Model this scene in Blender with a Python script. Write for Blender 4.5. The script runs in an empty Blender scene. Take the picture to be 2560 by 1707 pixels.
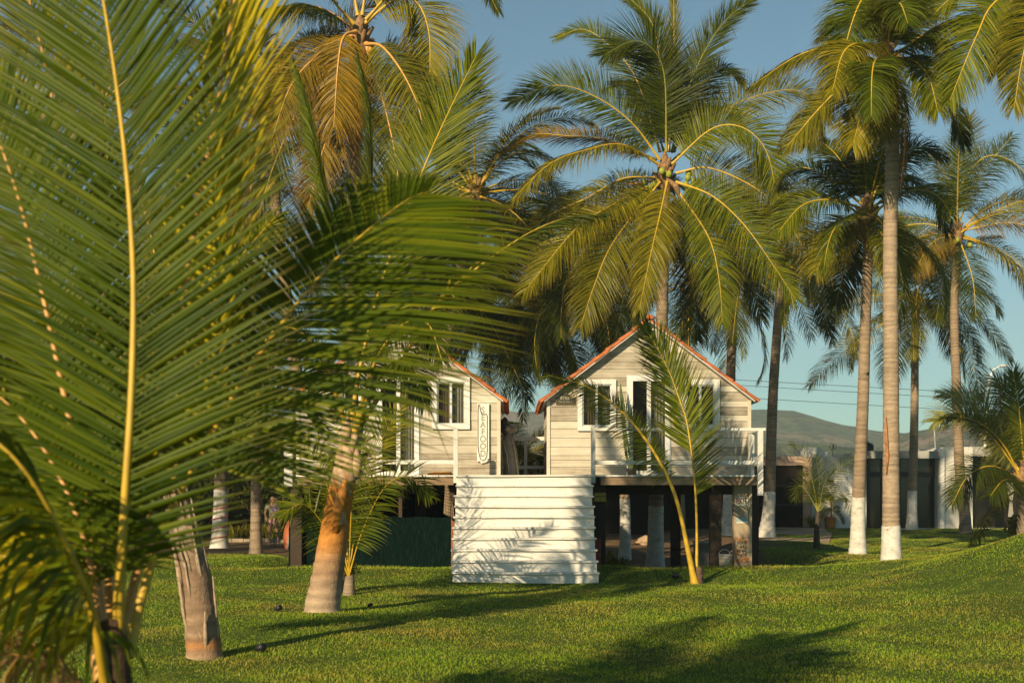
import bpy, bmesh, math, random
import numpy as np
from mathutils import Vector, Matrix

# ------------------------------------------------------------------ camera, sky, sun, exposure
scene = bpy.context.scene
COL = scene.collection
EYE, HOR, FPX = 1.75, 1230.0, 3200.0
SUN_AZ, SUN_EL = 31.0, 25.0          # light travels towards +x and +y

cam_d = bpy.data.cameras.new("camera")
cam_d.lens = 45.0
cam_d.sensor_width = 36.0
cam_d.shift_y = (HOR - 853.5) / 2560.0
cam_d.clip_start = 0.1
cam_d.clip_end = 9000.0
cam_d.dof.use_dof = True
cam_d.dof.focus_distance = 27.5
cam_d.dof.aperture_fstop = 2.5
cam = bpy.data.objects.new("camera", cam_d)
cam.location = (0, 0, EYE)
cam.rotation_euler = (math.radians(90), 0, 0)
COL.objects.link(cam)
scene.camera = cam

world = bpy.data.worlds.new("World")
scene.world = world
world.use_nodes = True
wn = world.node_tree
for n in list(wn.nodes):
    wn.nodes.remove(n)
w_out = wn.nodes.new("ShaderNodeOutputWorld")
w_bg = wn.nodes.new("ShaderNodeBackground")
w_sky = wn.nodes.new("ShaderNodeTexSky")
w_sky.sky_type = 'NISHITA'
w_sky.sun_disc = False
w_sky.sun_elevation = math.radians(SUN_EL)
w_sky.sun_rotation = math.radians(180 + SUN_AZ)
w_sky.altitude = 0
w_sky.air_density = 1.0
w_sky.dust_density = 0.4
w_sky.ozone_density = 1.0
w_mul = wn.nodes.new("ShaderNodeMix")
w_mul.data_type = 'RGBA'
w_mul.blend_type = 'MULTIPLY'
w_mul.inputs[0].default_value = 1.0
w_mul.inputs[7].default_value = (0.56, 0.86, 0.88, 1)   # the muted teal of this sky
wn.links.new(w_sky.outputs[0], w_mul.inputs[6])
wn.links.new(w_mul.outputs[2], w_bg.inputs[0])
w_bg.inputs[1].default_value = 0.066
wn.links.new(w_bg.outputs[0], w_out.inputs[0])

sun_d = bpy.data.lights.new("sun", 'SUN')
sun_d.energy = 5.0
sun_d.angle = math.radians(0.5)
sun_d.color = (1.0, 0.80, 0.51)
sun = bpy.data.objects.new("sun", sun_d)
_az, _el = math.radians(SUN_AZ), math.radians(SUN_EL)
SUN_DIR = Vector((math.sin(_az) * math.cos(_el), math.cos(_az) * math.cos(_el), -math.sin(_el)))
sun.rotation_euler = SUN_DIR.to_track_quat('-Z', 'Y').to_euler()
sun.location = (-20, -12, 14)
COL.objects.link(sun)

vs = scene.view_settings
vs.view_transform = 'Standard'
vs.look = 'None'
vs.exposure = 0.58
vs.gamma = 1.0
vs.use_curve_mapping = False
scene.cycles.use_denoising = True
scene.cycles.max_bounces = 8
scene.cycles.transparent_max_bounces = 12
scene.cycles.sample_clamp_indirect = 6.0

# ------------------------------------------------------------------ helpers
def P(px, py, d):
    return Vector(((px - 1280.0) / FPX * d, d, EYE + (HOR - py) / FPX * d))
def PX(px, d): return (px - 1280.0) / FPX * d
def PZ(py, d): return EYE + (HOR - py) / FPX * d

def sstep(a, b, t):
    t = np.clip((np.asarray(t, float) - a) / (b - a), 0, 1)
    return t * t * (3 - 2 * t)

def G(x, y):
    """height of the ground"""
    x = np.asarray(x, float); y = np.asarray(y, float)
    h = 0.17 * sstep(24.2, 26.4, y)
    mx = (1 - sstep(5.5, 7.6, x))
    h = h - 0.50 * sstep(26.8, 29.6, y) * mx * sstep(-6.2, -4.9, x)
    h = h - 0.27 * sstep(30, 40, y) * (1 - sstep(-6.2, -4.9, x))
    h = h + 0.23 * sstep(35, 44, y) * mx * sstep(-6.2, -4.9, x)
    h = h + 1.6 * np.exp(-((x - 10.6) / 2.1) ** 2 / 2 - ((y - 20.6) / 3.6) ** 2 / 2)
    h = h * (1 - sstep(70, 120, y))
    near = (y < 60) & (y > 5)
    h = h + near * (0.02 * np.sin(x * 1.3 + 0.7 * y) + 0.015 * np.sin(x * 0.6 - y * 0.9) + 0.01 * np.sin(2.1 * x - 1.7 * y))
    return h
def g(x, y): return float(G(x, y))

def lawn_mask(x, y):
    """1 on grass, 0 on bare earth"""
    x = np.asarray(x, float); y = np.asarray(y, float)
    w = 0.35 * np.sin(x * 2.1) + 0.25 * np.sin(x * 5.3 + 1)
    house = 1 - sstep(27.0, 27.6, y + 0.4 * w)
    left = 1 - sstep(33.0, 35.0, y + w)
    right = 1 - sstep(56.5, 57.0, y + w * .3)
    drive = sstep(6.4, 8.0, x - (y - 36) * 0.22 + w * 0.5)
    m = np.where(x < -5.2, left, np.where(x < 5.6, house, np.maximum(house, right * np.where(y > 30, drive, 1))))
    return m

def set_props(o, label=None, cat=None, group=None, kind=None):
    if label: o["label"] = label
    if cat: o["category"] = cat
    if group: o["group"] = group
    if kind: o["kind"] = kind
    return o

def thing(name, label, cat, loc=(0, 0, 0), group=None):
    o = bpy.data.objects.new(name, None)
    o.location = loc
    o.empty_display_size = 0.2
    COL.objects.link(o)
    return set_props(o, label, cat, group)

def link(name, me, parent=None, label=None):
    o = bpy.data.objects.new(name, me)
    COL.objects.link(o)
    if parent is not None:
        o.parent = parent
        if parent.type == 'EMPTY':
            o.matrix_parent_inverse = Matrix.Translation(-Vector(parent.location))
    if label: o["label"] = label
    return o

class MB:
    """collects polygons, then links them as one mesh object (world coordinates)"""
    def __init__(s):
        s.v = []; s.f = []; s.m = []; s.c = []; s.mi = 0; s.col = 0.5
    def poly(s, pts, c=None):
        b = len(s.v)
        s.v += [tuple(p) for p in pts]
        s.f.append(tuple(range(b, b + len(pts)))); s.m.append(s.mi); s.c.append(s.col if c is None else c)
    def faces(s, vs_, fs):
        b = len(s.v)
        s.v += [tuple(p) for p in vs_]
        for f in fs:
            s.f.append(tuple(i + b for i in f)); s.m.append(s.mi); s.c.append(s.col)
    def box(s, x0, x1, y0, y1, z0, z1):
        if x0 > x1: x0, x1 = x1, x0
        if y0 > y1: y0, y1 = y1, y0
        if z0 > z1: z0, z1 = z1, z0
        s.faces([(x0, y0, z0), (x1, y0, z0), (x1, y1, z0), (x0, y1, z0), (x0, y0, z1), (x1, y0, z1), (x1, y1, z1), (x0, y1, z1)],
                [(0, 3, 2, 1), (4, 5, 6, 7), (0, 1, 5, 4), (1, 2, 6, 5), (2, 3, 7, 6), (3, 0, 4, 7)])
    def prism(s, poly, y0, y1):
        """poly = [(x,z)...] counter-clockwise seen from -y, extruded y0..y1"""
        n = len(poly)
        vv = [(x, y0, z) for x, z in poly] + [(x, y1, z) for x, z in poly]
        ff = [tuple(range(n)), tuple(range(2 * n - 1, n - 1, -1))]
        ff += [(i, i + n, (i + 1) % n + n, (i + 1) % n) for i in range(n)]
        s.faces(vv, [tuple(f) for f in ff])
    def tube(s, pts, rad, sides=8, cap=True):
        pts = [Vector(p) for p in pts]
        if not hasattr(rad, '__len__'): rad = [rad] * len(pts)
        rings = []
        up = Vector((0, 0, 1))
        prev = None
        for i, p in enumerate(pts):
            t = (pts[min(i + 1, len(pts) - 1)] - pts[max(i - 1, 0)]).normalized()
            if prev is None:
                a = t.cross(up)
                if a.length < 1e-3: a = t.cross(Vector((1, 0, 0)))
            else:
                a = prev - t * prev.dot(t)
            a.normalize(); prev = a
            b = t.cross(a)
            rings.append([p + (a * math.cos(2 * math.pi * k / sides) + b * math.sin(2 * math.pi * k / sides)) * rad[i] for k in range(sides)])
        vv = [q for r in rings for q in r]
        ff = []
        for i in range(len(pts) - 1):
            for k in range(sides):
                k2 = (k + 1) % sides
                ff.append((i * sides + k, i * sides + k2, (i + 1) * sides + k2, (i + 1) * sides + k))
        if cap:
            ff.append(tuple(range(sides - 1, -1, -1)))
            ff.append(tuple((len(pts) - 1) * sides + k for k in range(sides)))
        s.faces(vv, ff)
    def ball(s, c, r, seg=10, rings=6, sz=1.0):
        vv = [(c[0], c[1], c[2] + r * sz)]
        for i in range(1, rings):
            a = math.pi * i / rings
            for k in range(seg):
                b = 2 * math.pi * k / seg
                vv.append((c[0] + r * math.sin(a) * math.cos(b), c[1] + r * math.sin(a) * math.sin(b), c[2] + r * sz * math.cos(a)))
        vv.append((c[0], c[1], c[2] - r * sz))
        ff = [(0, 1 + k, 1 + (k + 1) % seg) for k in range(seg)]
        for i in range(rings - 2):
            for k in range(seg):
                a0 = 1 + i * seg + k; a1 = 1 + i * seg + (k + 1) % seg
                ff.append((a0, a0 + seg, a1 + seg, a1))
        last = len(vv) - 1
        ff += [(last, 1 + (rings - 2) * seg + (k + 1) % seg, 1 + (rings - 2) * seg + k) for k in range(seg)]
        s.faces(vv, ff)
    def lathe(s, c, prof, sides=20):
        vv = []; ff = []
        for r, z in prof:
            for k in range(sides):
                a = 2 * math.pi * k / sides
                vv.append((c[0] + r * math.cos(a), c[1] + r * math.sin(a), c[2] + z))
        for i in range(len(prof) - 1):
            for k in range(sides):
                k2 = (k + 1) % sides
                ff.append((i * sides + k, i * sides + k2, (i + 1) * sides + k2, (i + 1) * sides + k))
        s.faces(vv, ff)
    def build(s, name, mats, parent=None, smooth=False, bevel=0, label=None):
        me = bpy.data.meshes.new(name)
        me.from_pydata(s.v, [], s.f)
        if not isinstance(mats, (list, tuple)): mats = [mats]
        for m in mats: me.materials.append(m)
        me.polygons.foreach_set("material_index", s.m)
        at = me.attributes.new("rnd", 'FLOAT', 'FACE')
        at.data.foreach_set("value", s.c)
        if smooth: me.polygons.foreach_set("use_smooth", [True] * len(s.f))
        me.update()
        o = link(name, me, parent, label)
        if bevel:
            b = o.modifiers.new("bevel", 'BEVEL'); b.width = bevel; b.segments = 2; b.limit_method = 'ANGLE'
        return o

# ------------------------------------------------------------------ materials
class NT:
    def __init__(s, name):
        s.mat = bpy.data.materials.new(name)
        s.mat.use_nodes = True
        s.nt = s.mat.node_tree
        s.bsdf = s.nt.nodes["Principled BSDF"]
        s.out = s.nt.nodes["Material Output"]
    def n(s, t, **kw):
        nd = s.nt.nodes.new(t)
        for k, v in kw.items():
            if k.startswith("i_"):
                nd.inputs[k[2:].replace("_", " ")].default_value = v
            else:
                setattr(nd, k, v)
        return nd
    def l(s, a, b): s.nt.links.new(a, b)
    def coord(s, scale=(1, 1, 1)):
        tc = s.n("ShaderNodeTexCoord"); mp = s.n("ShaderNodeMapping")
        mp.inputs["Scale"].default_value = scale
        s.l(tc.outputs["Object"], mp.inputs[0])
        return mp.outputs[0]
    def noise(s, scale, detail=4, vec=None, rough=0.55):
        nd = s.n("ShaderNodeTexNoise")
        nd.inputs["Scale"].default_value = scale; nd.inputs["Detail"].default_value = detail
        nd.inputs["Roughness"].default_value = rough
        if vec is not None: s.l(vec, nd.inputs["Vector"])
        return nd.outputs["Fac"]
    def ramp(s, fac, stops):
        r = s.n("ShaderNodeValToRGB")
        e = r.color_ramp.elements
        e[0].position, e[0].color = stops[0][0], (*stops[0][1], 1)
        e[1].position, e[1].color = stops[-1][0], (*stops[-1][1], 1)
        for p, c in stops[1:-1]:
            q = e.new(p); q.color = (*c, 1)
        s.l(fac, r.inputs[0])
        return r.outputs[0]
    def mix(s, fac, a, b, mode='MIX'):
        m = s.n("ShaderNodeMix"); m.data_type = 'RGBA'; m.blend_type = mode
        for sock, v in ((0, fac), (6, a), (7, b)):
            if hasattr(v, 'links') or isinstance(v, bpy.types.NodeSocket): s.l(v, m.inputs[sock])
            elif sock == 0: m.inputs[0].default_value = v
            else: m.inputs[sock].default_value = (*v, 1)
        return m.outputs[2]
    def math(s, op, a, b=0.5):
        m = s.n("ShaderNodeMath"); m.operation = op
        for i, v in enumerate((a, b)):
            if isinstance(v, bpy.types.NodeSocket): s.l(v, m.inputs[i])
            else: m.inputs[i].default_value = v
        return m.outputs[0]
    def attr(s, name):
        a = s.n("ShaderNodeAttribute"); a.attribute_name = name
        return a.outputs["Fac"]
    def color(s, c):
        if isinstance(c, bpy.types.NodeSocket): s.l(c, s.bsdf.inputs["Base Color"])
        else: s.bsdf.inputs["Base Color"].default_value = (*c, 1)
    def bump(s, h, strength=0.4, dist=0.02):
        b = s.n("ShaderNodeBump"); b.inputs["Strength"].default_value = strength; b.inputs["Distance"].default_value = dist
        s.l(h, b.inputs["Height"]); s.l(b.outputs[0], s.bsdf.inputs["Normal"])
    def rough(s, v, spec=None):
        s.bsdf.inputs["Roughness"].default_value = v
        if spec is not None: s.bsdf.inputs["Specular IOR Level"].default_value = spec

def plain(name, c, rough=0.6, var=0.25, scale=6.0, spec=0.3, metal=0.0, bump=0.15):
    t = NT(name)
    nz = t.noise(scale, 5, t.coord())
    lo = tuple(x * (1 - var) for x in c); hi = tuple(min(1, x * (1 + var)) for x in c)
    t.color(t.ramp(nz, [(0.3, lo), (0.7, hi)]))
    t.rough(rough, spec)
    t.bsdf.inputs["Metallic"].default_value = metal
    if bump: t.bump(t.noise(scale * 6, 3, t.coord()), bump, 0.01)
    return t.mat

def leaf_mat(name, stops, trans, tip=(0.16, 0.09, 0.02), tipw=0.5, rough=0.40, tfac=0.22, spec=0.14):
    t = NT(name)
    geo = t.n("ShaderNodeNewGeometry")
    oi = t.n("ShaderNodeObjectInfo")
    r = t.math('ADD', t.math('MULTIPLY', geo.outputs["Random Per Island"], 0.65), t.math('MULTIPLY', oi.outputs["Random"], 0.35))
    c = t.ramp(r, stops)
    al = t.attr("along")
    tipf = t.math('MULTIPLY', t.math('POWER', al, 6.0), tipw)
    c = t.mix(tipf, c, tip)
    t.color(c); t.rough(rough, spec)
    tr = t.n("ShaderNodeBsdfTranslucent")
    tc = t.mix(tipf, t.mix(r, tuple(x * .7 for x in trans), trans), tip)
    t.l(tc, tr.inputs[0])
    ms = t.n("ShaderNodeMixShader"); ms.inputs[0].default_value = tfac
    t.l(t.bsdf.outputs[0], ms.inputs[1]); t.l(tr.outputs[0], ms.inputs[2])
    t.l(ms.outputs[0], t.out.inputs[0])
    return t.mat

M = {}
M['leaf'] = leaf_mat("palm_leaf_green", [(0.0, (0.030, 0.050, 0.003)), (0.55, (0.080, 0.105, 0.004)), (1.0, (0.21, 0.20, 0.008))], (0.40, 0.40, 0.006))
M['leaf_olive'] = leaf_mat("palm_leaf_olive", [(0.0, (0.045, 0.055, 0.003)), (0.55, (0.13, 0.125, 0.005)), (1.0, (0.31, 0.24, 0.010))], (0.50, 0.40, 0.008), tipw=0.7)
M['leaf_gold'] = leaf_mat("palm_leaf_golden", [(0.0, (0.075, 0.058, 0.004)), (0.55, (0.20, 0.13, 0.007)), (1.0, (0.42, 0.24, 0.015))], (0.55, 0.33, 0.012), tip=(0.24, 0.10, 0.015), tipw=0.8)
M['leaf_dry'] = leaf_mat("palm_leaf_dry", [(0.0, (0.16, 0.09, 0.035)), (1.0, (0.36, 0.20, 0.08))], (0.30, 0.16, 0.05), tfac=0.2)
M['leaf_dark'] = leaf_mat("palm_leaf_shaded", [(0.0, (0.018, 0.032, 0.002)), (1.0, (0.070, 0.085, 0.004))], (0.18, 0.20, 0.005), tipw=0.3)  # darker leaf copy; the shade on these plants is put into its colour

def rib_mat(name, a, b):
    t = NT(name)
    t.color(t.ramp(t.noise(9, 3, t.coord()), [(0.3, a), (0.7, b)])); t.rough(0.45, 0.4)
    return t.mat
M['leaf_young'] = leaf_mat("palm_leaf_young", [(0.0, (0.018, 0.042, 0.002)), (0.6, (0.065, 0.095, 0.003)), (1.0, (0.22, 0.21, 0.006))], (0.44, 0.44, 0.005), rough=0.42, spec=0.10)
M['leaf_sunlit'] = leaf_mat("palm_leaf_sunlit", [(0.0, (0.14, 0.15, 0.03)), (1.0, (0.34, 0.30, 0.06))], (0.55, 0.48, 0.06))  # paler leaf copy; sunlight on the right-edge palm is put into its colour
M['leaf_yellow'] = leaf_mat("palm_leaf_yellow", [(0.0, (0.12, 0.12, 0.004)), (0.6, (0.32, 0.27, 0.008)), (1.0, (0.50, 0.38, 0.012))], (0.70, 0.58, 0.010), rough=0.5, spec=0.06)
M['rib'] = rib_mat("midrib_yellow", (0.40, 0.25, 0.02), (0.56, 0.36, 0.03))
M['rib_green'] = rib_mat("midrib_green", (0.16, 0.17, 0.02), (0.28, 0.25, 0.035))
M['rib_orange'] = rib_mat("midrib_orange", (0.45, 0.22, 0.05), (0.60, 0.33, 0.09))

def trunk_mat():
    t = NT("palm_bark")
    v = t.coord()
    a = t.n("ShaderNodeAttribute"); a.attribute_name = "Col"
    nz = t.noise(7, 6, t.coord((1, 1, 2.2)), 0.65)
    ring = t.attr("ring")
    f = t.math('MULTIPLY', t.math('ADD', t.math('MULTIPLY', nz, 0.9), 0.35), t.math('ADD', t.math('MULTIPLY', ring, 0.34), 0.70))
    m = t.n("ShaderNodeMix"); m.data_type = 'RGBA'; m.blend_type = 'MULTIPLY'; m.inputs[0].default_value = 1
    t.l(a.outputs["Color"], m.inputs[6]); t.l(f, m.inputs[7])
    t.color(m.outputs[2]); t.rough(0.85, 0.15)
    t.bump(t.math('ADD', t.noise(40, 4, t.coord((1, 1, .25))), t.math('MULTIPLY', nz, 1.5)), 0.5, 0.02)
    return t.mat
M['bark'] = trunk_mat()
def lime():
    t = NT("limewash")
    nz = t.noise(5, 6, t.coord((1, 1, 1.5)), 0.7)
    t.color(t.ramp(nz, [(0.33, (0.22, 0.17, 0.12)), (0.39, (0.46, 0.43, 0.37)), (0.55, (0.58, 0.56, 0.51)), (0.75, (0.63, 0.61, 0.56))]))
    t.rough(0.85, 0.1); t.bump(t.noise(30, 4, t.coord()), 0.35, 0.02)
    return t.mat
M['lime'] = lime()

def wood(name, cols, axis=0, rough=0.8, streak=28.0, use_rnd=True, spec=0.15, bump=0.35, dirt=None):
    t = NT(name)
    sc = [streak, streak, streak]; sc[axis] = streak * 0.05
    v = t.coord(tuple(sc))
    grain = t.noise(1.0, 6, v, 0.65)
    blot = t.noise(2.2, 5, t.coord(), 0.6)
    f = t.math('ADD', t.math('MULTIPLY', grain, 0.42), t.math('MULTIPLY', blot, 0.38))
    if use_rnd: f = t.math('ADD', f, t.math('MULTIPLY', t.math('SUBTRACT', t.attr("rnd"), 0.5), 0.34))
    n = len(cols)
    col = t.ramp(f, [(0.16 + 0.5 * i / (n - 1), c) for i, c in enumerate(cols)])
    if dirt:
        dn = t.math('MULTIPLY', t.noise(5.5, 8, t.coord((1, 1, 1.6)), .75), t.noise(31, 5, t.coord((.6, 1, 1)), .7))
        col = t.mix(t.ramp(dn, [(0.30, (0, 0, 0)), (0.42, (.8, .8, .8))]), col, dirt)
    t.color(col)
    t.rough(rough, spec)
    if bump: t.bump(grain, bump, 0.006)
    return t.mat
M['plank'] = wood("weathered_plank", [(0.20, 0.165, 0.12), (0.39, 0.345, 0.265), (0.51, 0.46, 0.365), (0.62, 0.575, 0.48)])
M['paint'] = wood("white_paint_wood", [(0.48, 0.45, 0.39), (0.61, 0.59, 0.54), (0.67, 0.65, 0.60)], rough=0.55, spec=0.3, bump=0.25, dirt=(0.33, 0.27, 0.19))
M['paint_v'] = wood("white_paint_wood_upright", [(0.42, 0.39, 0.33), (0.55, 0.53, 0.49), (0.61, 0.59, 0.55)], axis=2, rough=0.55, spec=0.3, bump=0.25, dirt=(0.30, 0.24, 0.17))
M['beam'] = wood("brown_beam", [(0.10, 0.06, 0.035), (0.22, 0.15, 0.09), (0.33, 0.24, 0.15)])
M['post'] = wood("grey_post", [(0.17, 0.125, 0.08), (0.32, 0.245, 0.165), (0.46, 0.36, 0.25)], axis=2)
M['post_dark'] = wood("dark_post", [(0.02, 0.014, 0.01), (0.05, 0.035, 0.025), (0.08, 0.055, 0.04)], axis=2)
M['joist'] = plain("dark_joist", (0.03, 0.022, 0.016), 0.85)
M['tile'] = plain("terracotta_tile", (0.40, 0.125, 0.045), 0.75, 0.4, 3.0, 0.2)
M['alu'] = plain("window_aluminium", (0.50, 0.52, 0.50), 0.4, 0.1, 5, 0.5, bump=0)
M['pvc'] = plain("white_window_frame", (0.64, 0.63, 0.60), 0.4, 0.06, 5, 0.4, bump=0.05)
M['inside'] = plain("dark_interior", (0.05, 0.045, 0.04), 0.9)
M['black'] = plain("black_plastic", (0.015, 0.015, 0.016), 0.5, bump=0)
M['curtain'] = plain("curtain_cloth", (0.40, 0.38, 0.34), 0.9, 0.15, 8)
M['curtain_brown'] = plain("brown_curtain_cloth", (0.20, 0.15, 0.10), 0.9, 0.15, 8)
def glass():
    t = NT("window_glass")
    t.bsdf.inputs["Base Color"].default_value = (0.02, 0.025, 0.025, 1)
    t.rough(0.03, 0.5)
    tr = t.n("ShaderNodeBsdfTransparent"); tr.inputs[0].default_value = (0.95, 0.96, 0.95, 1)
    ms = t.n("ShaderNodeMixShader"); ms.inputs[0].default_value = 0.84
    t.l(t.bsdf.outputs[0], ms.inputs[1]); t.l(tr.outputs[0], ms.inputs[2]); t.l(ms.outputs[0], t.out.inputs[0])
    return t.mat
M['glass'] = glass()

def text(parent, name, body, size, loc, mat, rot=(math.pi / 2, 0, 0), align='CENTER', ext=0.002, offset=0.0, sx=1.0, spacing=1.0):
    cu = bpy.data.curves.new(name, 'FONT')
    cu.body = body; cu.size = size; cu.extrude = ext; cu.align_x = align; cu.align_y = 'CENTER'
    cu.offset = offset; cu.space_line = spacing; cu.resolution_u = 3
    cu.materials.append(mat)
    tmp = bpy.data.objects.new(name, cu)
    me = bpy.data.meshes.new_from_object(tmp)
    bpy.data.objects.remove(tmp); bpy.data.curves.remove(cu)
    me.name = name
    if not me.materials: me.materials.append(mat)
    o = bpy.data.objects.new(name, me)
    COL.objects.link(o)
    o.location = loc; o.rotation_euler = rot; o.scale = (sx, 1, 1)
    o.parent = parent
    if parent.type == 'EMPTY': o.matrix_parent_inverse = Matrix.Translation(-Vector(parent.location))
    return o
# ------------------------------------------------------------------ palms
def resample(ctrl, m):
    c = np.array([tuple(p) for p in ctrl], float)
    n = len(c)
    ext = np.vstack([2 * c[0] - c[1], c, 2 * c[-1] - c[-2]])
    out = []
    for i in range(n - 1):
        p0, p1, p2, p3 = ext[i], ext[i + 1], ext[i + 2], ext[i + 3]
        for t in np.linspace(0, 1, 14, endpoint=False):
            out.append(0.5 * ((2 * p1) + (-p0 + p2) * t + (2 * p0 - 5 * p1 + 4 * p2 - p3) * t * t + (-p0 + 3 * p1 - 3 * p2 + p3) * t ** 3))
    out.append(c[-1])
    out = np.array(out)
    s = np.concatenate([[0], np.cumsum(np.linalg.norm(np.diff(out, axis=0), axis=1))])
    q = np.linspace(0, s[-1], m)
    return np.stack([np.interp(q, s, out[:, k]) for k in range(3)], 1), s[-1]

def unit(a): return a / np.maximum(np.linalg.norm(a, axis=-1, keepdims=True), 1e-9)

def np_mesh(name, verts, quads, mats, smooth=False, attrs=None):
    me = bpy.data.meshes.new(name)
    nv, nf = len(verts), len(quads)
    k = quads.shape[1]
    me.vertices.add(nv); me.vertices.foreach_set("co", verts.astype(np.float32).ravel())
    me.loops.add(nf * k); me.loops.foreach_set("vertex_index", quads.astype(np.int32).ravel())
    me.polygons.add(nf)
    me.polygons.foreach_set("loop_start", (np.arange(nf) * k).astype(np.int32))
    for m in mats: me.materials.append(m)
    for an, av in (attrs or {}).items():
        at = me.attributes.new(an, 'FLOAT', 'POINT'); at.data.foreach_set("value", av.astype(np.float32))
    if smooth: me.polygons.foreach_set("use_smooth", np.ones(nf, bool))
    me.update(calc_edges=True)
    return me

def frond(parent, ctrl, leaf=0.9, n=90, w=0.0, face=None, twist=0.0, droop=0.10, vee=0.15, width=0.045, pet=0.12,
          mat='leaf', rib='rib', rr=0.035, amul=1.0, base_a=80.0, tip_a=24.0, broken=0.03, seed=0, lside=(1.0, 1.0), windy=0.048, gap=0.0, dens=3.0, thin=0.44, tidy=1.0, fold=0.0, skip=(0.0, 0.0)):
    windy *= tidy
    n = int(n * dens); width *= thin
    rng = np.random.default_rng(seed)
    R, L = resample(ctrl, 40)
    T = unit(np.gradient(R, axis=0))
    Fv = np.array([0, 0, 1.0]) * (1 - w) + np.array([0.0, -1.0, 0.12]) * w if face is None else np.array(face, float)
    F = unit(Fv[None] - T * (T @ Fv)[:, None])
    if twist:
        a = np.linspace(0, twist, 40)[:, None]
        F = F * np.cos(a) + np.cross(T, F) * np.sin(a)
    S = np.cross(T, F)
    s = np.linspace(pet, 0.995, n)
    V = []; Q = []; AL = []
    base = 0
    u5 = np.array([0, .25, .5, .75, 1.0])
    prof = np.array([.45, 1, .85, .5, .05]) * width
    for side in (-1, 1):
        ss = np.clip(s + rng.uniform(-.3, .3, n) * (1 - pet) / n, 0, 1)
        ss = ss[ss > pet + skip[0 if side < 0 else 1]]
        if gap: ss = ss[rng.random(len(ss)) > gap]
        m = len(ss)
        idx = ss * 39
        i0 = np.minimum(idx.astype(int), 38); fr = (idx - i0)[:, None]
        lerp = lambda A: A[i0] * (1 - fr) + A[i0 + 1] * fr
        B, t, f, sd = lerp(R), unit(lerp(T)), unit(lerp(F)), unit(lerp(S))
        q = (ss - pet) / (1 - pet)
        ang = np.radians(np.interp(q, [0, .3, .75, 1], [base_a, base_a * .78, base_a * .55, tip_a]) * amul + rng.normal(0, 2.6 * tidy, m))[:, None]
        ln = leaf * lside[0 if side < 0 else 1] * np.interp(q, [0, .12, .4, .75, 1], [.5, .82, 1, .8, .34]) * (1 + rng.uniform(-.20, .14, m) * tidy)
        vv = vee + rng.normal(0, .06 * tidy, m)[:, None]
        d = unit(np.cos(ang) * t + np.sin(ang) * (side * sd * np.cos(vv) + f * np.sin(vv)) + rng.normal(0, windy, (m, 3)))
        dr = (droop * (1 + rng.uniform(-.4, .6, m) * tidy))[:, None] * np.array([[0, 0, -1.0]])
        brk = (rng.random(m) < broken)
        p = B.copy()
        ro = rng.normal(0, .55 * (.4 + .6 * tidy), m)[:, None]
        pts = []
        for k in range(5):
            wd = unit(t - d * np.sum(t * d, 1, keepdims=True))
            wd = unit(wd * np.cos(ro) + np.cross(d, wd) * np.sin(ro))
            if fold:
                nn = np.cross(wd, d) * (fold * prof[k] / 2)
                pts += [p - wd * prof[k] / 2 + nn, p, p + wd * prof[k] / 2 + nn]
            else:
                pts.append(p - wd * prof[k] / 2); pts.append(p + wd * prof[k] / 2)
            if k < 4:
                p = p + d * (ln * .25)[:, None]
                extra = (brk & (k == 1))[:, None] * np.array([[0, 0, -2.2]])
                d = unit(d + dr * (0.6 + 0.5 * k) + extra)
        W = np.stack(pts, 1).reshape(-1, 3)
        nc = 3 if fold else 2
        V.append(W); AL.append(np.tile(np.repeat(u5, nc), m))
        st = base + np.arange(m)[:, None] * 5 * nc
        for k in range(4):
            for c_ in range(nc - 1):
                Q.append(np.concatenate([st + nc * k + c_, st + nc * k + c_ + 1, st + nc * (k + 1) + c_ + 1, st + nc * (k + 1) + c_], 1))
        base += m * 5 * nc
    V = np.concatenate(V); Q = np.concatenate(Q); AL = np.concatenate(AL)
    fo = link("frond", np_mesh("frond", V, Q, [M[mat]], False, {"along": AL}), parent)
    # midrib: flattened tapering tube
    k = 6
    rad = np.interp(np.linspace(0, 1, 40), [0, .06, .2, 1], [rr * 1.9, rr * 1.2, rr * .85, rr * .14])
    an = np.arange(k) * 2 * math.pi / k
    ring = R[:, None] + rad[:, None, None] * (S[:, None] * np.cos(an)[None, :, None] + F[:, None] * np.sin(an)[None, :, None] * .95)
    VV = ring.reshape(-1, 3)
    a = np.arange(39)[:, None] * k; j = np.arange(k)[None]
    QQ = np.stack([a + j, a + (j + 1) % k, a + k + (j + 1) % k, a + k + j], -1).reshape(-1, 4)
    link("midrib", np_mesh("midrib", VV, QQ, [M[rib]], True), fo)
    return fo

def arc_path(c, az, el, length, bend, n=10, wob=0.0, rng=None):
    p = np.array(tuple(c), float); out = [p.copy()]
    for i in range(n):
        s = (i + .5) / n
        e = el - bend * s ** 1.25
        a = az + wob * s
        p = p + np.array([math.cos(e) * math.cos(a), math.cos(e) * math.sin(a), math.sin(e)]) * length / n
        out.append(p.copy())
    return out

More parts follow.
